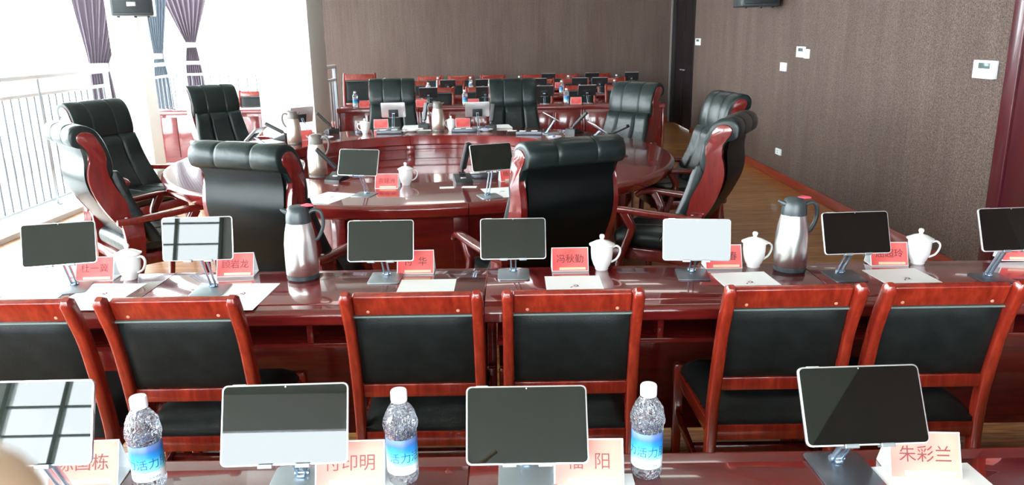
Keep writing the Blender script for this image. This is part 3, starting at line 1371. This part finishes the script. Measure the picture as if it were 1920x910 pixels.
        finish('rear_leg', bm, W, t, 50)
        bm = B()
        lathe(bm, [(0, 0), (.009, 0), (.007, .003), (0, .004)], 10)
        bmesh.ops.transform(bm, matrix=Matrix.Translation((x * .97, -.215, .642)), verts=bm.verts)
        finish('bolt_cap', bm, M['alu'], t)
    return t


KE = Kind(exec_chair)
EX = [((-1.25, 3.62), -23, 'black leather armchair seen from behind at the round table, left one near the thermos'),
      ((.27, 3.59), 27, 'black leather armchair seen from behind at the round table, right one near the desk'),
      ((-1.36, 9.12), 186, 'black leather armchair facing the camera across the table, left of the champagne thermos'),
      ((.03, 8.72), 186, 'black leather armchair facing the camera across the table, right of the champagne thermos'),
      ((1.25, 7.71), 132, 'black leather armchair at the far right of the round table, angled inward'),
      ((-3.20, 8.42), 226, 'black leather armchair at the far left of the table, before the red desk'),
      ((-3.40, 6.40), 244, 'black leather armchair by the left railing, its front showing'),
      ((-2.60, 4.62), -46, 'black leather armchair in the left foreground, red side panel towards camera'),
      ((1.30, 4.54), 62, 'black leather armchair on the right, nearest one with red side panel showing'),
      ((1.72, 6.22), 98, 'black leather armchair on the right, the one half hidden behind the nearer one')]
for (cx, cy), a, lb in EX:
    f = Vector((-math.sin(R(a)), math.cos(R(a))))
    KE.put((cx + f.x * .35, cy + f.y * .35, 0), R(a), lb, 'armchair', 'leather armchairs around the round table')


# ================================================================= TABLETS ON STANDS
def tablet_stand(tilt, lift, dark, twist=0.0, name='tablet_on_stand', cover=False):
    """screen faces -Y, tilted back by tilt degrees; lift = height of the tablet's lower edge"""
    t = empty(name)
    S = M['stand_dark'] if dark else M['stand']
    bm = B()
    prism_xy(bm, rrect(.122, .145, .012, 3), 0, .0045, .001)
    finish('stand_base', bm, S, t)
    piv = Vector((0, .060, lift + .062))
    tm = Matrix.Translation((0, -.085, lift)) @ Matrix.Rotation(R(twist), 4, 'Z') @ Matrix.Rotation(R(-tilt), 4, 'X')
    # tilt: local plate is x-z, +z up, facing -y ; rotating -tilt about x leans the top towards +y
    w, h = .247, .156
    bm = B()
    prism_xy(bm, [(x, y + h / 2) for x, y in rrect(w, h, .011, 4)], -.0038, .0038, .0012)
    m90 = Matrix.Rotation(PI / 2, 4, 'X')
    bmesh.ops.transform(bm, matrix=tm @ m90, verts=bm.verts)
    body = finish('tablet', bm, M['alu'], t)
    bm = B()
    prism_xy(bm, [(x, y + h / 2) for x, y in rrect(w - .006, h - .006, .009, 4)], .0036, .0042)
    bmesh.ops.transform(bm, matrix=tm @ m90, verts=bm.verts)
    sc_ = finish('screen', bm, M['screen'], body, 0)
    bm = B()
    lathe(bm, [(0, .0043), (.0016, .0043), (.0016, .0047), (0, .0047)], 8)
    bmesh.ops.transform(bm, matrix=tm @ m90 @ Matrix.Translation((0, h - .0055, 0)), verts=bm.verts)
    finish('camera_dot', bm, M['badge'], body, 0)
    bm = B()
    box(bm, -w / 2 + .02, -w / 2 + .045, -.003, .003, h - .0005, h + .0012, .0005, 1, tm)
    finish('side_button', bm, M['alu'], body, 0)
    if cover:
        bm = B()
        box(bm, -w / 2 + .0005, w / 2 - .0005, .0038, .0048, .001, h - .004, .0004, 1, tm)
        finish('dark_back', bm, M['mic'], body, 0)
    # holder plate, hooks, neck
    bm = B()
    box(bm, -.05, .05, .0045, .0085, .004, .085, .002, 2, tm)
    finish('back_plate', bm, M['rubber'], t)
    for x in (-.036, .036):
        bm = B()
        box(bm, x - .014, x + .014, -.010, .008, -.0045, -.0005, .001, 1, tm)
        box(bm, x - .014, x + .014, -.011, -.008, -.0045, .004, .001, 1, tm)
        finish('hook', bm, M['stand'], t)
    top = tm @ Vector((0, .013, .045))
    foot = Vector((0, .035, .010))
    for s in (-1, 1):
        bm = B()
        sweep(bm, [foot + Vector((s * .009, 0, 0)), top + Vector((s * .009, 0, 0))], rrect(.005, .014, .002), Vector((1, 0, 0)))
        finish('neck_arm', bm, M['hinge'], t)
    for p in (foot, top):
        bm = B()
        tube(bm, [p + Vector((-.015, 0, 0)), p + Vector((.015, 0, 0))], .0075, 12)
        finish('hinge_barrel', bm, M['hinge'], t)
    bm = B()
    box(bm, -.008, .008, .018, .052, .0045, .012, .002)
    finish('hinge_foot', bm, M['hinge'], t)
    return t


def put_tablet(px, py, pw, tilt, yaw, label, dark=False, group=None, z=.76, base=None):
    """px,py: photo centre of the screen, pw: its pixel width (gives the distance)"""
    zc = .247 * FPX / pw
    d = ray(px, py)
    c = Vector((0, 0, CAM_H)) + d * zc
    lift = c.z - z - .078 * math.cos(R(tilt))
    lift = max(lift, .02)
    o = tablet_stand(tilt, lift, dark)
    off = Vector((0, -.085 + .078 * math.sin(R(tilt)), 0))
    off.rotate(Matrix.Rotation(R(yaw), 3, 'Z'))
    o.location = (c.x - off.x, c.y - off.y, z)
    o.rotation_euler = (0, 0, R(yaw))
    tag(o, label, 'tablet', group)
    return o


G_T = 'tablets on the middle row'
put_tablet(111, 458, 127, 20, 14, 'tablet on grey stand at the far left of the middle row, dark screen', False, G_T)
put_tablet(371, 448, 130, 14, 3, 'tablet on the middle row mirroring window panes, left of the steel thermos', False, G_T)
put_tablet(714, 452, 124, 21, 0, 'tablet on pale stand with dark screen, right of the left steel thermos', False, G_T)
put_tablet(962, 448, 123, 21, 0, 'tablet on pale stand with dark screen, middle row just right of the seam', False, G_T)
put_tablet(1306, 450, 125, 13, -6, 'tablet on the middle row whose screen shines white', True, G_T)
put_tablet(1605, 437, 127, 22, 3, 'tablet on dark stand right of the right steel thermos', True, G_T)
put_tablet(1899, 430, 130, 22, 4, 'tablet on dark stand cut by the right frame edge', True, G_T)
G_N = 'tablets on the near row'
put_tablet(50, 794, 250, 21.0, 1, 'large near tablet at the bottom left mirroring window panes', False, G_N)
put_tablet(535, 796, 236, 24.4, 2, 'large near tablet with white lower half, right of the leftmost bottle', False, G_N)
put_tablet(988, 797, 228, 30, 0, 'large near tablet with plain dark screen, between two bottles', False, G_N)
put_tablet(1617, 760, 232, 30, 2, 'large near tablet with dark screen, rightmost on the near desk', True, G_N)
# the round table
G_R = 'tablets on the round table'


def table_tablet(px, py, yaw, tilt, label, lift=.05, dark=False):
    p = at(px, py, .76)
    o = tablet_stand(tilt, lift, dark)
    o.location = p
    o.rotation_euler = (0, 0, R(yaw))
    return tag(o, label, 'tablet', G_R)


put_tablet(672, 305, 80, 22, -14, 'tablet on the near side of the round table, left of the red name plate', False, G_R)
put_tablet(922, 295, 82, 22, 20, 'tablet on the near side of the round table, right of the black microphone', False, G_R)
table_tablet(738, 240, 183, 14, 'tablet seen from behind before the far left leather armchair', .10)
table_tablet(897, 239, 188, 14, 'tablet seen from behind, right of the champagne thermos at the far side', .10)
table_tablet(1032, 250, 98, 60, 'tablet turned edge on at the far right of the round table', .11)
table_tablet(1116, 262, 98, 55, 'low tablet edge on behind the right leather headrest', .06)
table_tablet(574, 250, 222, 14, 'tablet half hidden behind the upright champagne thermos, far left', .10)
table_tablet(487, 270, 262, 48, 'tablet edge on at the left end of the round table', .04)


# ---------------------------------------------------------------- far row tablets (backs to us)
def far_tablet():
    return tablet_stand(24, .10, False, cover=True)


KFT = Kind(far_tablet)
far_t = {0: (805, 911, 1022, 1103), 1: (841, 908, 1012, 1088, 1126), 2: (1030, 1112, 1186)}
for r_, xs in far_t.items():
    for i, px in enumerate(xs):
        Y = ROWS[r_] - .08
        X = (px - 957) / FPX * (Y * .966 + .9 * .259)
        KFT.put((X, Y, .76), PI + R(random.uniform(-5, 5)), 'tablet seen from behind on the %s, %s from left' % (rown[r_], _ord[i]), 'tablet', 'tablets on the far rows')
KFT.proto['group'] = 'tablets on the far rows'


# ================================================================= NAME PLATES
def name_plate(text, card, small='政协委员', sizes=(.145, .088, .075)):
    w, h, d = sizes
    t = empty('name_plate')
    # clear folded A frame: front leaf leans back
    a = math.atan2(d / 2, h)
    ln = math.hypot(h, d / 2)
    mf = Matrix.Translation((0, -d / 2, 0)) @ Matrix.Rotation(-a, 4, 'X')
    mb = Matrix.Translation((0, d / 2, 0)) @ Matrix.Rotation(a, 4, 'X')
    bm = B()
    box(bm, -w / 2, w / 2, 0, .0025, 0, ln, .0006, 1, mf)
    box(bm, -w / 2, w / 2, -.0025, 0, 0, ln, .0006, 1, mb)
    box(bm, -w / 2, w / 2, -d / 2, d / 2, 0, .0025, .0006, 1)
    finish('plate_holder', bm, M['acrylic'], t)
    bm = B()
    box(bm, -w / 2 + .003, w / 2 - .003, -.0012, .0, .003, ln - .003, 0, 1, mf)
    cd = finish('name_card', bm, card, t, 0)
    bm = B()
    box(bm, -w / 2 + .03, w / 2 - .012, -.0016, -.0011, .006, .016, 0, 1, mf)
    finish('cream_strip', bm, M['cream'], cd, 0)
    lettering('name_lettering', text, .036, M['red_ink'], cd, mf @ Matrix.Translation((0, -.0019, ln * .50)) @ Matrix.Rotation(PI / 2, 4, 'X'))
    return t


def put_plate(px, py, yaw, text, label, card='red_card', group='red name plates', scale=None):
    o = name_plate(text, M[card])
    o.location = at(px, py, .76)
    o.rotation_euler = (0, 0, R(yaw))
    if scale:
        o.scale = scale
    return tag(o, label, 'name plate', group)


G_P = 'name plates on the middle row'
put_plate(185, 522, 3, '杜一冀', 'red name plate at the left end of the middle row', group=G_P)
put_plate(446, 514, 2, '顾岩龙', 'red name plate between the window mirroring tablet and steel thermos', group=G_P)
put_plate(781, 509, 0, '付  华', 'red name plate with two spaced characters, right of a dark tablet', group=G_P)
put_plate(1068, 504, 0, '冯秋勤', 'red name plate directly left of the white cup at the row centre', group=G_P)
put_plate(1353, 499, 0, '李焱春', 'red name plate partly behind the white shining tablet', group=G_P)
put_plate(1661, 494, -3, '屈超玲', 'red name plate touching the rightmost white cup', group=G_P)
put_plate(1905, 485, -6, '王  平', 'name plate cut by the right frame edge behind the last tablet', group=G_P)
G_Q = 'name plates on the near row'
put_plate(170, 896, 3, '陈国栋', 'red name plate with pale painted glare at the bottom left, left of the first bottle', 'glare_card', G_Q)
put_plate(662, 896, 1, '付印明', 'red name plate with pale painted glare left of the middle bottle', 'glare_card', G_Q)
put_plate(1102, 893, -1, '福  阳', 'red name plate with pink painted glare half behind the plain dark near tablet', 'glare_card', G_Q)
put_plate(1722, 880, -4, '朱彩兰', 'red name plate with pale orange painted glare right of the rightmost near tablet', 'glare_card', G_Q)
G_RP = 'name plates on the round table'
put_plate(727, 352, -4, '袁铭洲', 'red name plate beside the white cup on the near table edge', group=G_RP)
put_plate(957, 338, 14, '杨建新', 'red name plate tucked behind the right rear leather armchair', group=G_RP)
put_plate(715, 240, 184, '郭  强', 'red name plate beside the far left white cup, seen from behind', group=G_RP)
put_plate(868, 238, 186, '张  维', 'pink name plate right of the champagne thermos and cup', group=G_RP)
put_plate(572, 262, 215, '刘学文', 'red name plate half hidden between the two left thermoses', group=G_RP)


def back_card(o):
    """card on the rear leaf too"""
    w, h, d = .145, .088, .075
    a = math.atan2(d / 2, h)
    ln = math.hypot(h, d / 2)
    mb = Matrix.Translation((0, d / 2, 0)) @ Matrix.Rotation(a, 4, 'X')
    bm = B()
    box(bm, -w / 2 + .003, w / 2 - .003, 0, .0012, .003, ln - .003, 0, 1, mb)
    finish('rear_card', bm, M['red_card'], o, 0)


for o in list(bpy.data.objects):
    if o.get('group') == G_RP:
        back_card(o)


def far_plate():
    t = name_plate('委员', M['red_card'])
    back_card(t)
    return t


KFP = Kind(far_plate)
fp = {0: (686, 792, 889, 1081), 1: (830, 1074), 2: (1050,)}
for r_, xs in fp.items():
    for i, px in enumerate(xs):
        Y = ROWS[r_] - .12
        X = (px - 957) / FPX * (Y * .966 + .9 * .259)
        KFP.put((X, Y, .76), PI, 'small red name plate on the %s, %s from left' % (rown[r_], _ord[i]), 'name plate', 'name plates on the far rows')


# ================================================================= CUPS
def cup():
    t = empty('lidded_cup')
    bm = B()
    lathe(bm, [(0, 0), (.024, 0), (.027, .004), (.026, .009), (.034, .022), (.041, .045), (.0435, .07), (.0435, .092), (.0450, .100), (.0425, .100), (.041, .09), (.04, .05), (.03, .02), (0, .014)], 36)
    finish('cup_body', bm, M['porcelain'], t, 50)
    bm = B()
    path = catmull([(.040, 0, .088), (.058, 0, .094), (.072, 0, .082), (.071, 0, .062), (.058, 0, .040), (.036, 0, .028)], 5)
    sweep(bm, path, [(a * 1.0, b * .7) for a, b in circ(.0062, 8)], Vector((0, 1, 0)))
    finish('cup_handle', bm, M['porcelain'], t, 60)
    bm = B()
    lathe(bm, [(0, .0985), (.046, .0985), (.0505, .101), (.0505, .104), (.040, .109), (.024, .117), (.009, .121), (.0065, .125), (.0095, .130), (.0105, .136), (.008, .142), (0, .1445)], 36)
    finish('cup_lid', bm, M['porcelain'], t, 50)
    return t


KC = Kind(cup)
G_C = 'white lidded cups'
for px, py, rz, lb in ((246, 523, -12, 'white lidded cup at the left end of the middle row'),
                       (1128, 505, 5, 'white lidded cup at the centre of the middle row'),
                       (1412, 500, 8, 'white lidded cup left of the right steel thermos'),
                       (1720, 494, -15, 'white lidded cup at the right end of the middle row')):
    KC.put(at(px, py, .76), R(rz), lb, 'cup', G_C)
G_C2 = 'white cups on the round table'
for px, py, rz, lb in ((762, 347, 5, 'white lidded cup on the near side of the round table'),
                       (685, 250, 190, 'white lidded cup at the far left of the table, handle to the left'),
                       (846, 245, 150, 'white lidded cup just right of the far champagne thermos'),
                       (558, 331, 60, 'white cup half hidden behind the left rear armchair headrest')):
    KC.put(at(px, py, .76), R(rz), lb, 'cup', G_C2)


# ================================================================= THERMOSES
def thermos(body, plastic, lever):
    t = empty('thermos')
    bm = B()
    lathe(bm, [(.058, .018), (.0625, .022), (.0625, .09), (.061, .14), (.056, .18), (.049, .212), (.0455, .225), (.043, .225), (.043, .018)], 48)
    finish('thermos_body', bm, body, t, 50)
    bm = B()
    lathe(bm, [(0, 0), (.058, 0), (.0615, .004), (.0615, .018), (.055, .020), (0, .020)], 48)
    finish('base_ring', bm, plastic, t, 40)
    bm = B()
    lathe(bm, [(0, .22), (.047, .222), (.047, .235), (.044, .262), (.042, .268), (.038, .280), (.028, .287), (0, .289)], 48)
    finish('lid', bm, plastic, t, 40)
    bm = B()
    sweep(bm, [(-.035, 0, .262), (-.052, 0, .270), (-.064, 0, .277)], rrect(.026, .020, .006), Vector((0, 1, 0)), True, [1, .8, .35])
    finish('spout', bm, plastic, t, 50)
    bm = B()
    path = catmull([(.040, 0, .258), (.062, 0, .268), (.084, 0, .258), (.092, 0, .228), (.088, 0, .195), (.074, 0, .165), (.060, 0, .150)], 5)
    n = len(path)
    sweep(bm, path, rrect(.022, .013, .005), Vector((0, 1, 0)), True, [(1 - .25 * i / n, 1) for i in range(n)])
    finish('handle', bm, plastic, t, 50)
    bm = B()
    if lever:
        sweep(bm, [(.015, 0, .286), (.036, 0, .288), (.060, 0, .286)], rrect(.026, .008, .003), Vector((0, 1, 0)), True, [.8, 1.2, .7])
        finish('pour_lever', bm, M['pink_plastic'], t, 50)
    else:
        sweep(bm, [(.012, 0, .287), (.03, 0, .290), (.05, 0, .284)], rrect(.022, .008, .003), Vector((0, 1, 0)), True, [.8, 1.2, .7])
        finish('pour_lever', bm, plastic, t, 50)
    # maker's mark: a short row of characters
    bm = text_mesh('- - - - -', .012)
    bmesh.ops.subdivide_edges(bm, edges=bm.edges[:], cuts=1)
    for v in bm.verts:
        an = -PI / 2 + v.co.x / .0630 + R(20)
        z = v.co.y + .050
        v.co = Vector((.0630 * math.cos(an), .0630 * math.sin(an), z))
    finish('maker_mark', bm, M['ink'], t, 0)
    return t


KT = Kind(lambda: thermos(M['steel'], M['dark_plastic'], True))
KT.put(at(569, 521, .76), R(8), 'brushed steel thermos with dark lid and pink lever, left one on the middle row', 'thermos', 'steel thermoses')
KT.put(at(1480, 506, .76), R(5), 'brushed steel thermos with dark lid, right one on the middle row', 'thermos', 'steel thermoses')
KT2 = Kind(lambda: thermos(M['champagne'], M['brown_plastic'], False))
KT2.put(at(597, 332, .76), R(-10), 'pale metal thermos with grey lid on the near left of the round table', 'thermos', 'champagne thermoses')
KT2.put(at(553, 270, .76), R(185), 'champagne thermos with taupe lid and left handle, far left of the table', 'thermos', 'champagne thermoses')
KT2.put(at(822, 246, .76), R(180), 'champagne thermos with taupe lid standing at the far middle of the table', 'thermos', 'champagne thermoses')


# ================================================================= BOTTLES
def bottle():
    t = empty('water_bottle')
    bm = B()
    prof = [(0, .004), (.022, .0), (.029, .004), (.0325, .014), (.0325, .028), (.0315, .031), (.0315, .106), (.0325, .110), (.0325, .118), (.0345, .122), (.0352, .132), (.0345, .142), (.031, .154), (.025, .166), (.0185, .176), (.0135, .182), (.0135, .188)]
    lathe(bm, prof, 40, cap=False)
    for v in bm.verts:
        if .118 < v.co.z < .178:
            a = math.atan2(v.co.y, v.co.x)
            k = 1 + .045 * math.sin(a * 6 + v.co.z * 160)
            v.co.x *= k
            v.co.y *= k
    finish('bottle_body', bm, M['clear'], t, 60)
    bm = B()
    lathe(bm, [(.0322, .029), (.0327, .030), (.0327, .107), (.0322, .108)], 40, cap=False)
    lb = finish('bottle_label', bm, M['bottle_label'], t, 60)
    for s, size, z, ang, mat in (('活力朋', .024, .066, R(-62), 'blue_ink'), ('- - - - - -', .008, .047, R(-62), 'red_ink'), ('饮用天然水', .0065, .036, R(-70), 'blue_ink'), ('活力', .024, .066, R(-165), 'blue_ink')):
        bm = text_mesh(s, size)
        bmesh.ops.subdivide_edges(bm, edges=bm.edges[:], cuts=1)
        for v in bm.verts:
            an = ang + v.co.x / .0331
            zz = v.co.y + z
            v.co = Vector((.0331 * math.cos(an), .0331 * math.sin(an), zz))
        finish('label_lettering', bm, M[mat], lb, 0)
    bm = B()
    lathe(bm, [(0, .183), (.0165, .183), (.0168, .185), (.0168, .203), (.0155, .206), (0, .2065)], 48)
    for v in bm.verts:
        if .184 < v.co.z < .204:
            a = math.atan2(v.co.y, v.co.x)
            k = 1 + .012 * (1 if int(round(a / (2 * PI) * 48)) % 2 else -1)
            v.co.x *= k
            v.co.y *= k
    finish('bottle_cap', bm, M['cap'], t, 60)
    return t


KB = Kind(bottle)
for px, py, rz, lb in ((284, 913, 20, 'clear water bottle with blue label and white cap, leftmost on the near desk'),
                       (757, 900, 75, 'clear water bottle with blue label, middle one on the near desk'),
                       (1211, 889, -15, 'clear water bottle with blue label, rightmost on the near desk')):
    KB.put(at(px, py, .76), R(rz), lb, 'bottle', 'bottles on the near desk')
fb = {0: (668, 873, 1063), 1: (805, 885, 1054, 1153), 2: (724, 823, 884, 975, 1067, 1157)}
for r_, xs in fb.items():
    for i, px in enumerate(xs):
        Y = ROWS[r_] - .10
        X = (px - 957) / FPX * (Y * .966 + .9 * .259)
        KB.put((X, Y, .76), R(90 + random.uniform(-40, 40)), 'small water bottle with white cap on the %s, %s from left' % (rown[r_], _ord[i]), 'bottle', 'bottles on the far rows')


# ================================================================= PAPERS
def sheet(w=.21, h=.297, emblem=True, n=1):
    t = empty('paper_sheet')
    bm = B()
    box(bm, -w / 2, w / 2, -h / 2, h / 2, 0, .0012 * n)
    finish('paper', bm, M['paper'], t, 0)
    if emblem:
        lettering('emblem', '\u262d', .05, M['red_ink'], t, Matrix.Translation((0, .02, .0012 * n + .0004)))
    return t


def put_sheet(px, py, yaw, label, group, w=.21, h=.297, emblem=True, n=1, z=.76):
    o = sheet(w, h, emblem, n)
    o.location = at(px, py, z + .0004)
    o.rotation_euler = (0, 0, R(yaw))
    return tag(o, label, 'paper', group)


G_S = 'papers on the middle row'
put_sheet(185, 556, -3, 'white sheet under the leftmost name plate and cup of the middle row', G_S)
put_sheet(60, 556, 4, 'plain white sheet beside the far left tablet on the middle row', G_S, emblem=False)
put_sheet(447, 556, -2, 'white sheet in front of the name plate left of the steel thermos', G_S)
put_sheet(797, 548, 0, 'white sheet in front of the two character name plate', G_S, emblem=False)
put_sheet(1078, 541, 0, 'white sheet with emblem in front of the centre name plate', G_S)
put_sheet(1409, 534, 4, 'white sheet with emblem left of the right steel thermos base', G_S)
put_sheet(1706, 527, 4, 'white sheet with emblem before the rightmost cup', G_S)
G_S2 = 'papers on the near row'
put_sheet(120, 925, 6, 'white sheet lying at the bottom left under the name plate with pale painted glare', G_S2)
put_sheet(655, 960, 2, 'white sheet below the name plate left of the middle bottle', G_S2)
put_sheet(1105, 970, 0, 'white sheet below the name plate with pink painted glare', G_S2)
put_sheet(1795, 950, 3, 'white sheet below the name plate with pale orange painted glare', G_S2, w=.23)
G_S3 = 'papers on the round table'
put_sheet(616, 371, -22, 'white sheet with emblem at the near left edge of the round table', G_S3)
put_sheet(943, 361, 14, 'white sheet beside the right rear armchair on the round table', G_S3)
put_sheet(775, 239, 4, 'white sheet stack behind the far left tablet', G_S3, emblem=False, n=6)
put_sheet(938, 238, 8, 'white sheet stack behind the far microphone', G_S3, emblem=False, n=6)
put_sheet(500, 266, 40, 'white sheet at the left end of the round table', G_S3, emblem=False)
put_sheet(838, 352, 6, 'small white card left of the upright black microphone', G_S3, w=.09, h=.055, emblem=False)
put_sheet(880, 351, -4, 'small white card under the right side of the black microphone', G_S3, w=.09, h=.055, emblem=False)
put_sheet(800, 244, 6, 'small pale card left of the far champagne thermos', G_S3, w=.09, h=.055, emblem=False)
put_sheet(960, 245, 0, 'small pale card right of the far microphone', G_S3, w=.09, h=.055, emblem=False)


# ================================================================= MICROPHONES
def mic(arm_tilt, arm_yaw):
    """base wedge with key, long flat arm; arm_tilt from vertical towards the -Y side"""
    t = empty('conference_microphone')
    bm = B()
    prism_yz(bm, [(-.075, 0), (.065, 0), (.065, .045), (.03, .05), (-.075, .014)], -.055, .055, .003)
    finish('mic_base', bm, M['mic'], t)
    bm = B()
    box(bm, -.018, .018, -.03, -.005, .029, .036, .002)
    finish('talk_key', bm, M['badge'], t)
    bm = B()
    tube(bm, [(-.02, .035, .052), (.02, .035, .052)], .010, 12)
    finish('hinge', bm, M['mic'], t)
    bm = B()
    d = Vector((math.sin(R(arm_yaw)) * math.sin(R(arm_tilt)), -math.cos(R(arm_yaw)) * math.sin(R(arm_tilt)), math.cos(R(arm_tilt))))
    p0 = Vector((0, .035, .052))
    side = Vector((math.cos(R(arm_yaw)), math.sin(R(arm_yaw)), 0))
    sweep(bm, [p0, p0 + d * .03], rrect(.016, .010, .003), side)
    sweep(bm, [p0 + d * .03, p0 + d * .035, p0 + d * .205, p0 + d * .21], rrect(.046, .026, .007), side, True, [.6, 1, 1, .7])
    finish('mic_arm', bm, M['mic'], t)
    return t


def put_mic(px, py, yaw, tilt, ayaw, label):
    o = mic(tilt, ayaw)
    o.location = at(px, py, .76)
    o.rotation_euler = (0, 0, R(yaw))
    return tag(o, label, 'microphone', 'conference microphones')


put_mic(633, 338, -18, 42, -60, 'black desk microphone left of the near tablet, arm leaning left')
put_mic(868, 342, 12, 18, 40, 'upright black desk microphone near the middle of the round table')
put_mic(622, 250, 215, 42, 70, 'black desk microphone far left, long arm rising to the left')
put_mic(795, 240, 184, 15, -40, 'dark desk microphone beside the far left armchair')
put_mic(920, 243, 186, 20, -30, 'black desk microphone before the far right leather armchair')
put_mic(1076, 250, 140, 45, -75, 'black desk microphone at the far right, arm rising to the right')
put_mic(1150, 262, 120, 66, -75, 'low black microphone behind the right rear headrest')
put_mic(532, 262, 245, 60, 30, 'black microphone at the left end of the round table')


# ---------------------------------------------------------------- saucers with packets, small dark trays
def saucer():
    t = empty('saucer')
    bm = B()
    lathe(bm, [(0, .003), (.03, .001), (.034, 0), (.04, .004), (.072, .018), (.073, .020), (.070, .020), (.04, .008), (0, .007)], 32)
    finish('dish', bm, M['porcelain'], t, 50)
    return t


def packet(p, rz, label):
    bm = B()
    vs_ = box(bm, -.03, .03, -.02, .02, 0, .018, .006, 3)
    o = finish('tissue_packet', bm, M['towel'], None, 50, p + Vector((0, 0, .009)), (0, 0, rz))
    return tag(o, label, 'packet', 'packets on saucers')


def towel(p, rz, label):
    bm = B()
    box(bm, -.035, .035, -.02, .02, 0, .02, .008, 3)
    for v in bm.verts:
        v.co.z += .003 * math.sin(v.co.x * 160)
    o = finish('rolled_towel', bm, M['paper'], None, 50, p + Vector((0, 0, .010)), (0, 0, rz))
    return tag(o, label, 'towel', 'towels on saucers')


KSA = Kind(saucer)
sau = [((773, 247), 'left of the far champagne thermos'), ((911, 246), 'beside the far right microphone'), ((611, 261), 'by the left far microphone'), ((1038, 260), 'at the far right of the round table')]
for i, ((px, py), w_) in enumerate(sau):
    p = at(px, py, .76)
    KSA.put(p, 0, 'white saucer ' + w_, 'saucer', 'white saucers on the round table')
    if i in (1, 2, 3):
        packet(p + Vector((-.012, .012, 0)), R(20 * i), 'blue white packet on the saucer ' + w_)
    else:
        towel(p, R(10), 'white folded towel on the saucer ' + w_)


def tray():
    t = empty('pen_tray')
    bm = B()
    box(bm, -.12, .12, -.035, .035, 0, .032, .003)
    finish('tray_body', bm, M['stand_dark'], t)
    bm = B()
    box(bm, -.11, .11, -.026, .026, .0318, .0332)
    finish('tray_top', bm, M['mic'], t, 0)
    for i, x in enumerate((-.06, .05)):
        bm = B()
        box(bm, x - .03, x + .03, -.012, .014, .033, .040, .003)
        finish('wrapped_sweet', bm, M['paper'], t)
    return t


KTR = Kind(tray)
for px, py, rz, lb in ((730, 251, 4, 'dark flat pen tray before the far left tablet'), (870, 248, 2, 'dark flat pen tray right of the champagne thermos'),
                       (992, 253, -6, 'dark flat pen tray at the far right with white items'), (908, 334, 10, 'dark flat pen tray behind the upright microphone')):
    KTR.put(at(px, py, .76), R(rz), lb, 'tray', 'pen trays on the round table')
bm = B()
box(bm, -.04, .04, -.025, .025, 0, .03, .01, 3)
tag(finish('tissue_packet', bm, M['towel'], None, 50, at(672, 333, .76), (0, 0, .3)), 'blue white packet under the near left table tablet', 'packet')


# ================================================================= THE PHOTOGRAPHER'S FINGER
def finger_person():
    """a hand close to the lens, only one fingertip inside the frame"""
    # chain of joints: verts with radii
    def P(px, py, dist):
        return Vector((0, 0, CAM_H)) + ray(px, py) * dist
    V, E, RR = [], [], []

    def add(p, r, par=None):
        V.append(p)
        RR.append(r)
        if par is not None:
            E.append((par, len(V) - 1))
        return len(V) - 1
    wrist = add(P(-1500, 2650, .13), .026)
    palm = add(P(-1150, 2050, .125), .032, wrist)
    palm2 = add(P(-900, 1800, .122), .028, palm)
    f1 = add(P(-560, 1430, .118), .0105, palm2)
    f2 = add(P(-260, 1150, .115), .0095, f1)
    f3 = add(P(-80, 985, .112), .0110, f2)
    f4 = add(P(6, 884, .110), .0122, f3)
    for k, (dx, dy) in enumerate(((-230, 120), (-420, 300), (-560, 520))):
        a = add(P(-700 + dx, 1500 + dy, .125 + .01 * k), .0098, palm2)
        b = add(P(-480 + dx, 1420 + dy, .14 + .01 * k), .009, a)
        c = add(P(-430 + dx, 1520 + dy, .155 + .01 * k), .008, b)
    th1 = add(P(-800, 2200, .10), .012, palm)
    th2 = add(P(-520, 2100, .095), .010, th1)
    th3 = add(P(-350, 1950, .095), .009, th2)
    arm = add(P(-1900, 3300, .14), .032, wrist)
    me = bpy.data.meshes.new('person')
    me.from_pydata([tuple(v) for v in V], E, [])
    o = bpy.data.objects.new('person', me)
    col.objects.link(o)
    sk = o.modifiers.new('skin', 'SKIN')
    return o, RR


def build_finger():
    o, RR = finger_person()
    bpy.context.view_layer.objects.active = o
    me = o.data
    if not me.skin_vertices:
        with bpy.context.temp_override(object=o, active_object=o):
            try:
                bpy.ops.mesh.customdata_skin_add()
            except Exception:
                pass
    if me.skin_vertices:
        for v, r in zip(me.skin_vertices[0].data, RR):
            v.radius = (r, r)
        me.skin_vertices[0].data[0].use_root = True
    o.modifiers['skin'].use_smooth_shade = True
    sb = o.modifiers.new('sub', 'SUBSURF')
    sb.levels = sb.render_levels = 2
    dg = bpy.context.evaluated_depsgraph_get()
    m2 = bpy.data.meshes.new_from_object(o.evaluated_get(dg))
    bpy.data.objects.remove(o)
    m2.materials.clear()
    m2.materials.append(M['skin'])
    for p in m2.polygons:
        p.use_smooth = True
    o = bpy.data.objects.new('person', m2)
    col.objects.link(o)
    tag(o, 'blurred beige fingertip of the person taking the photo, bottom left corner', 'person')
    return o


build_finger()
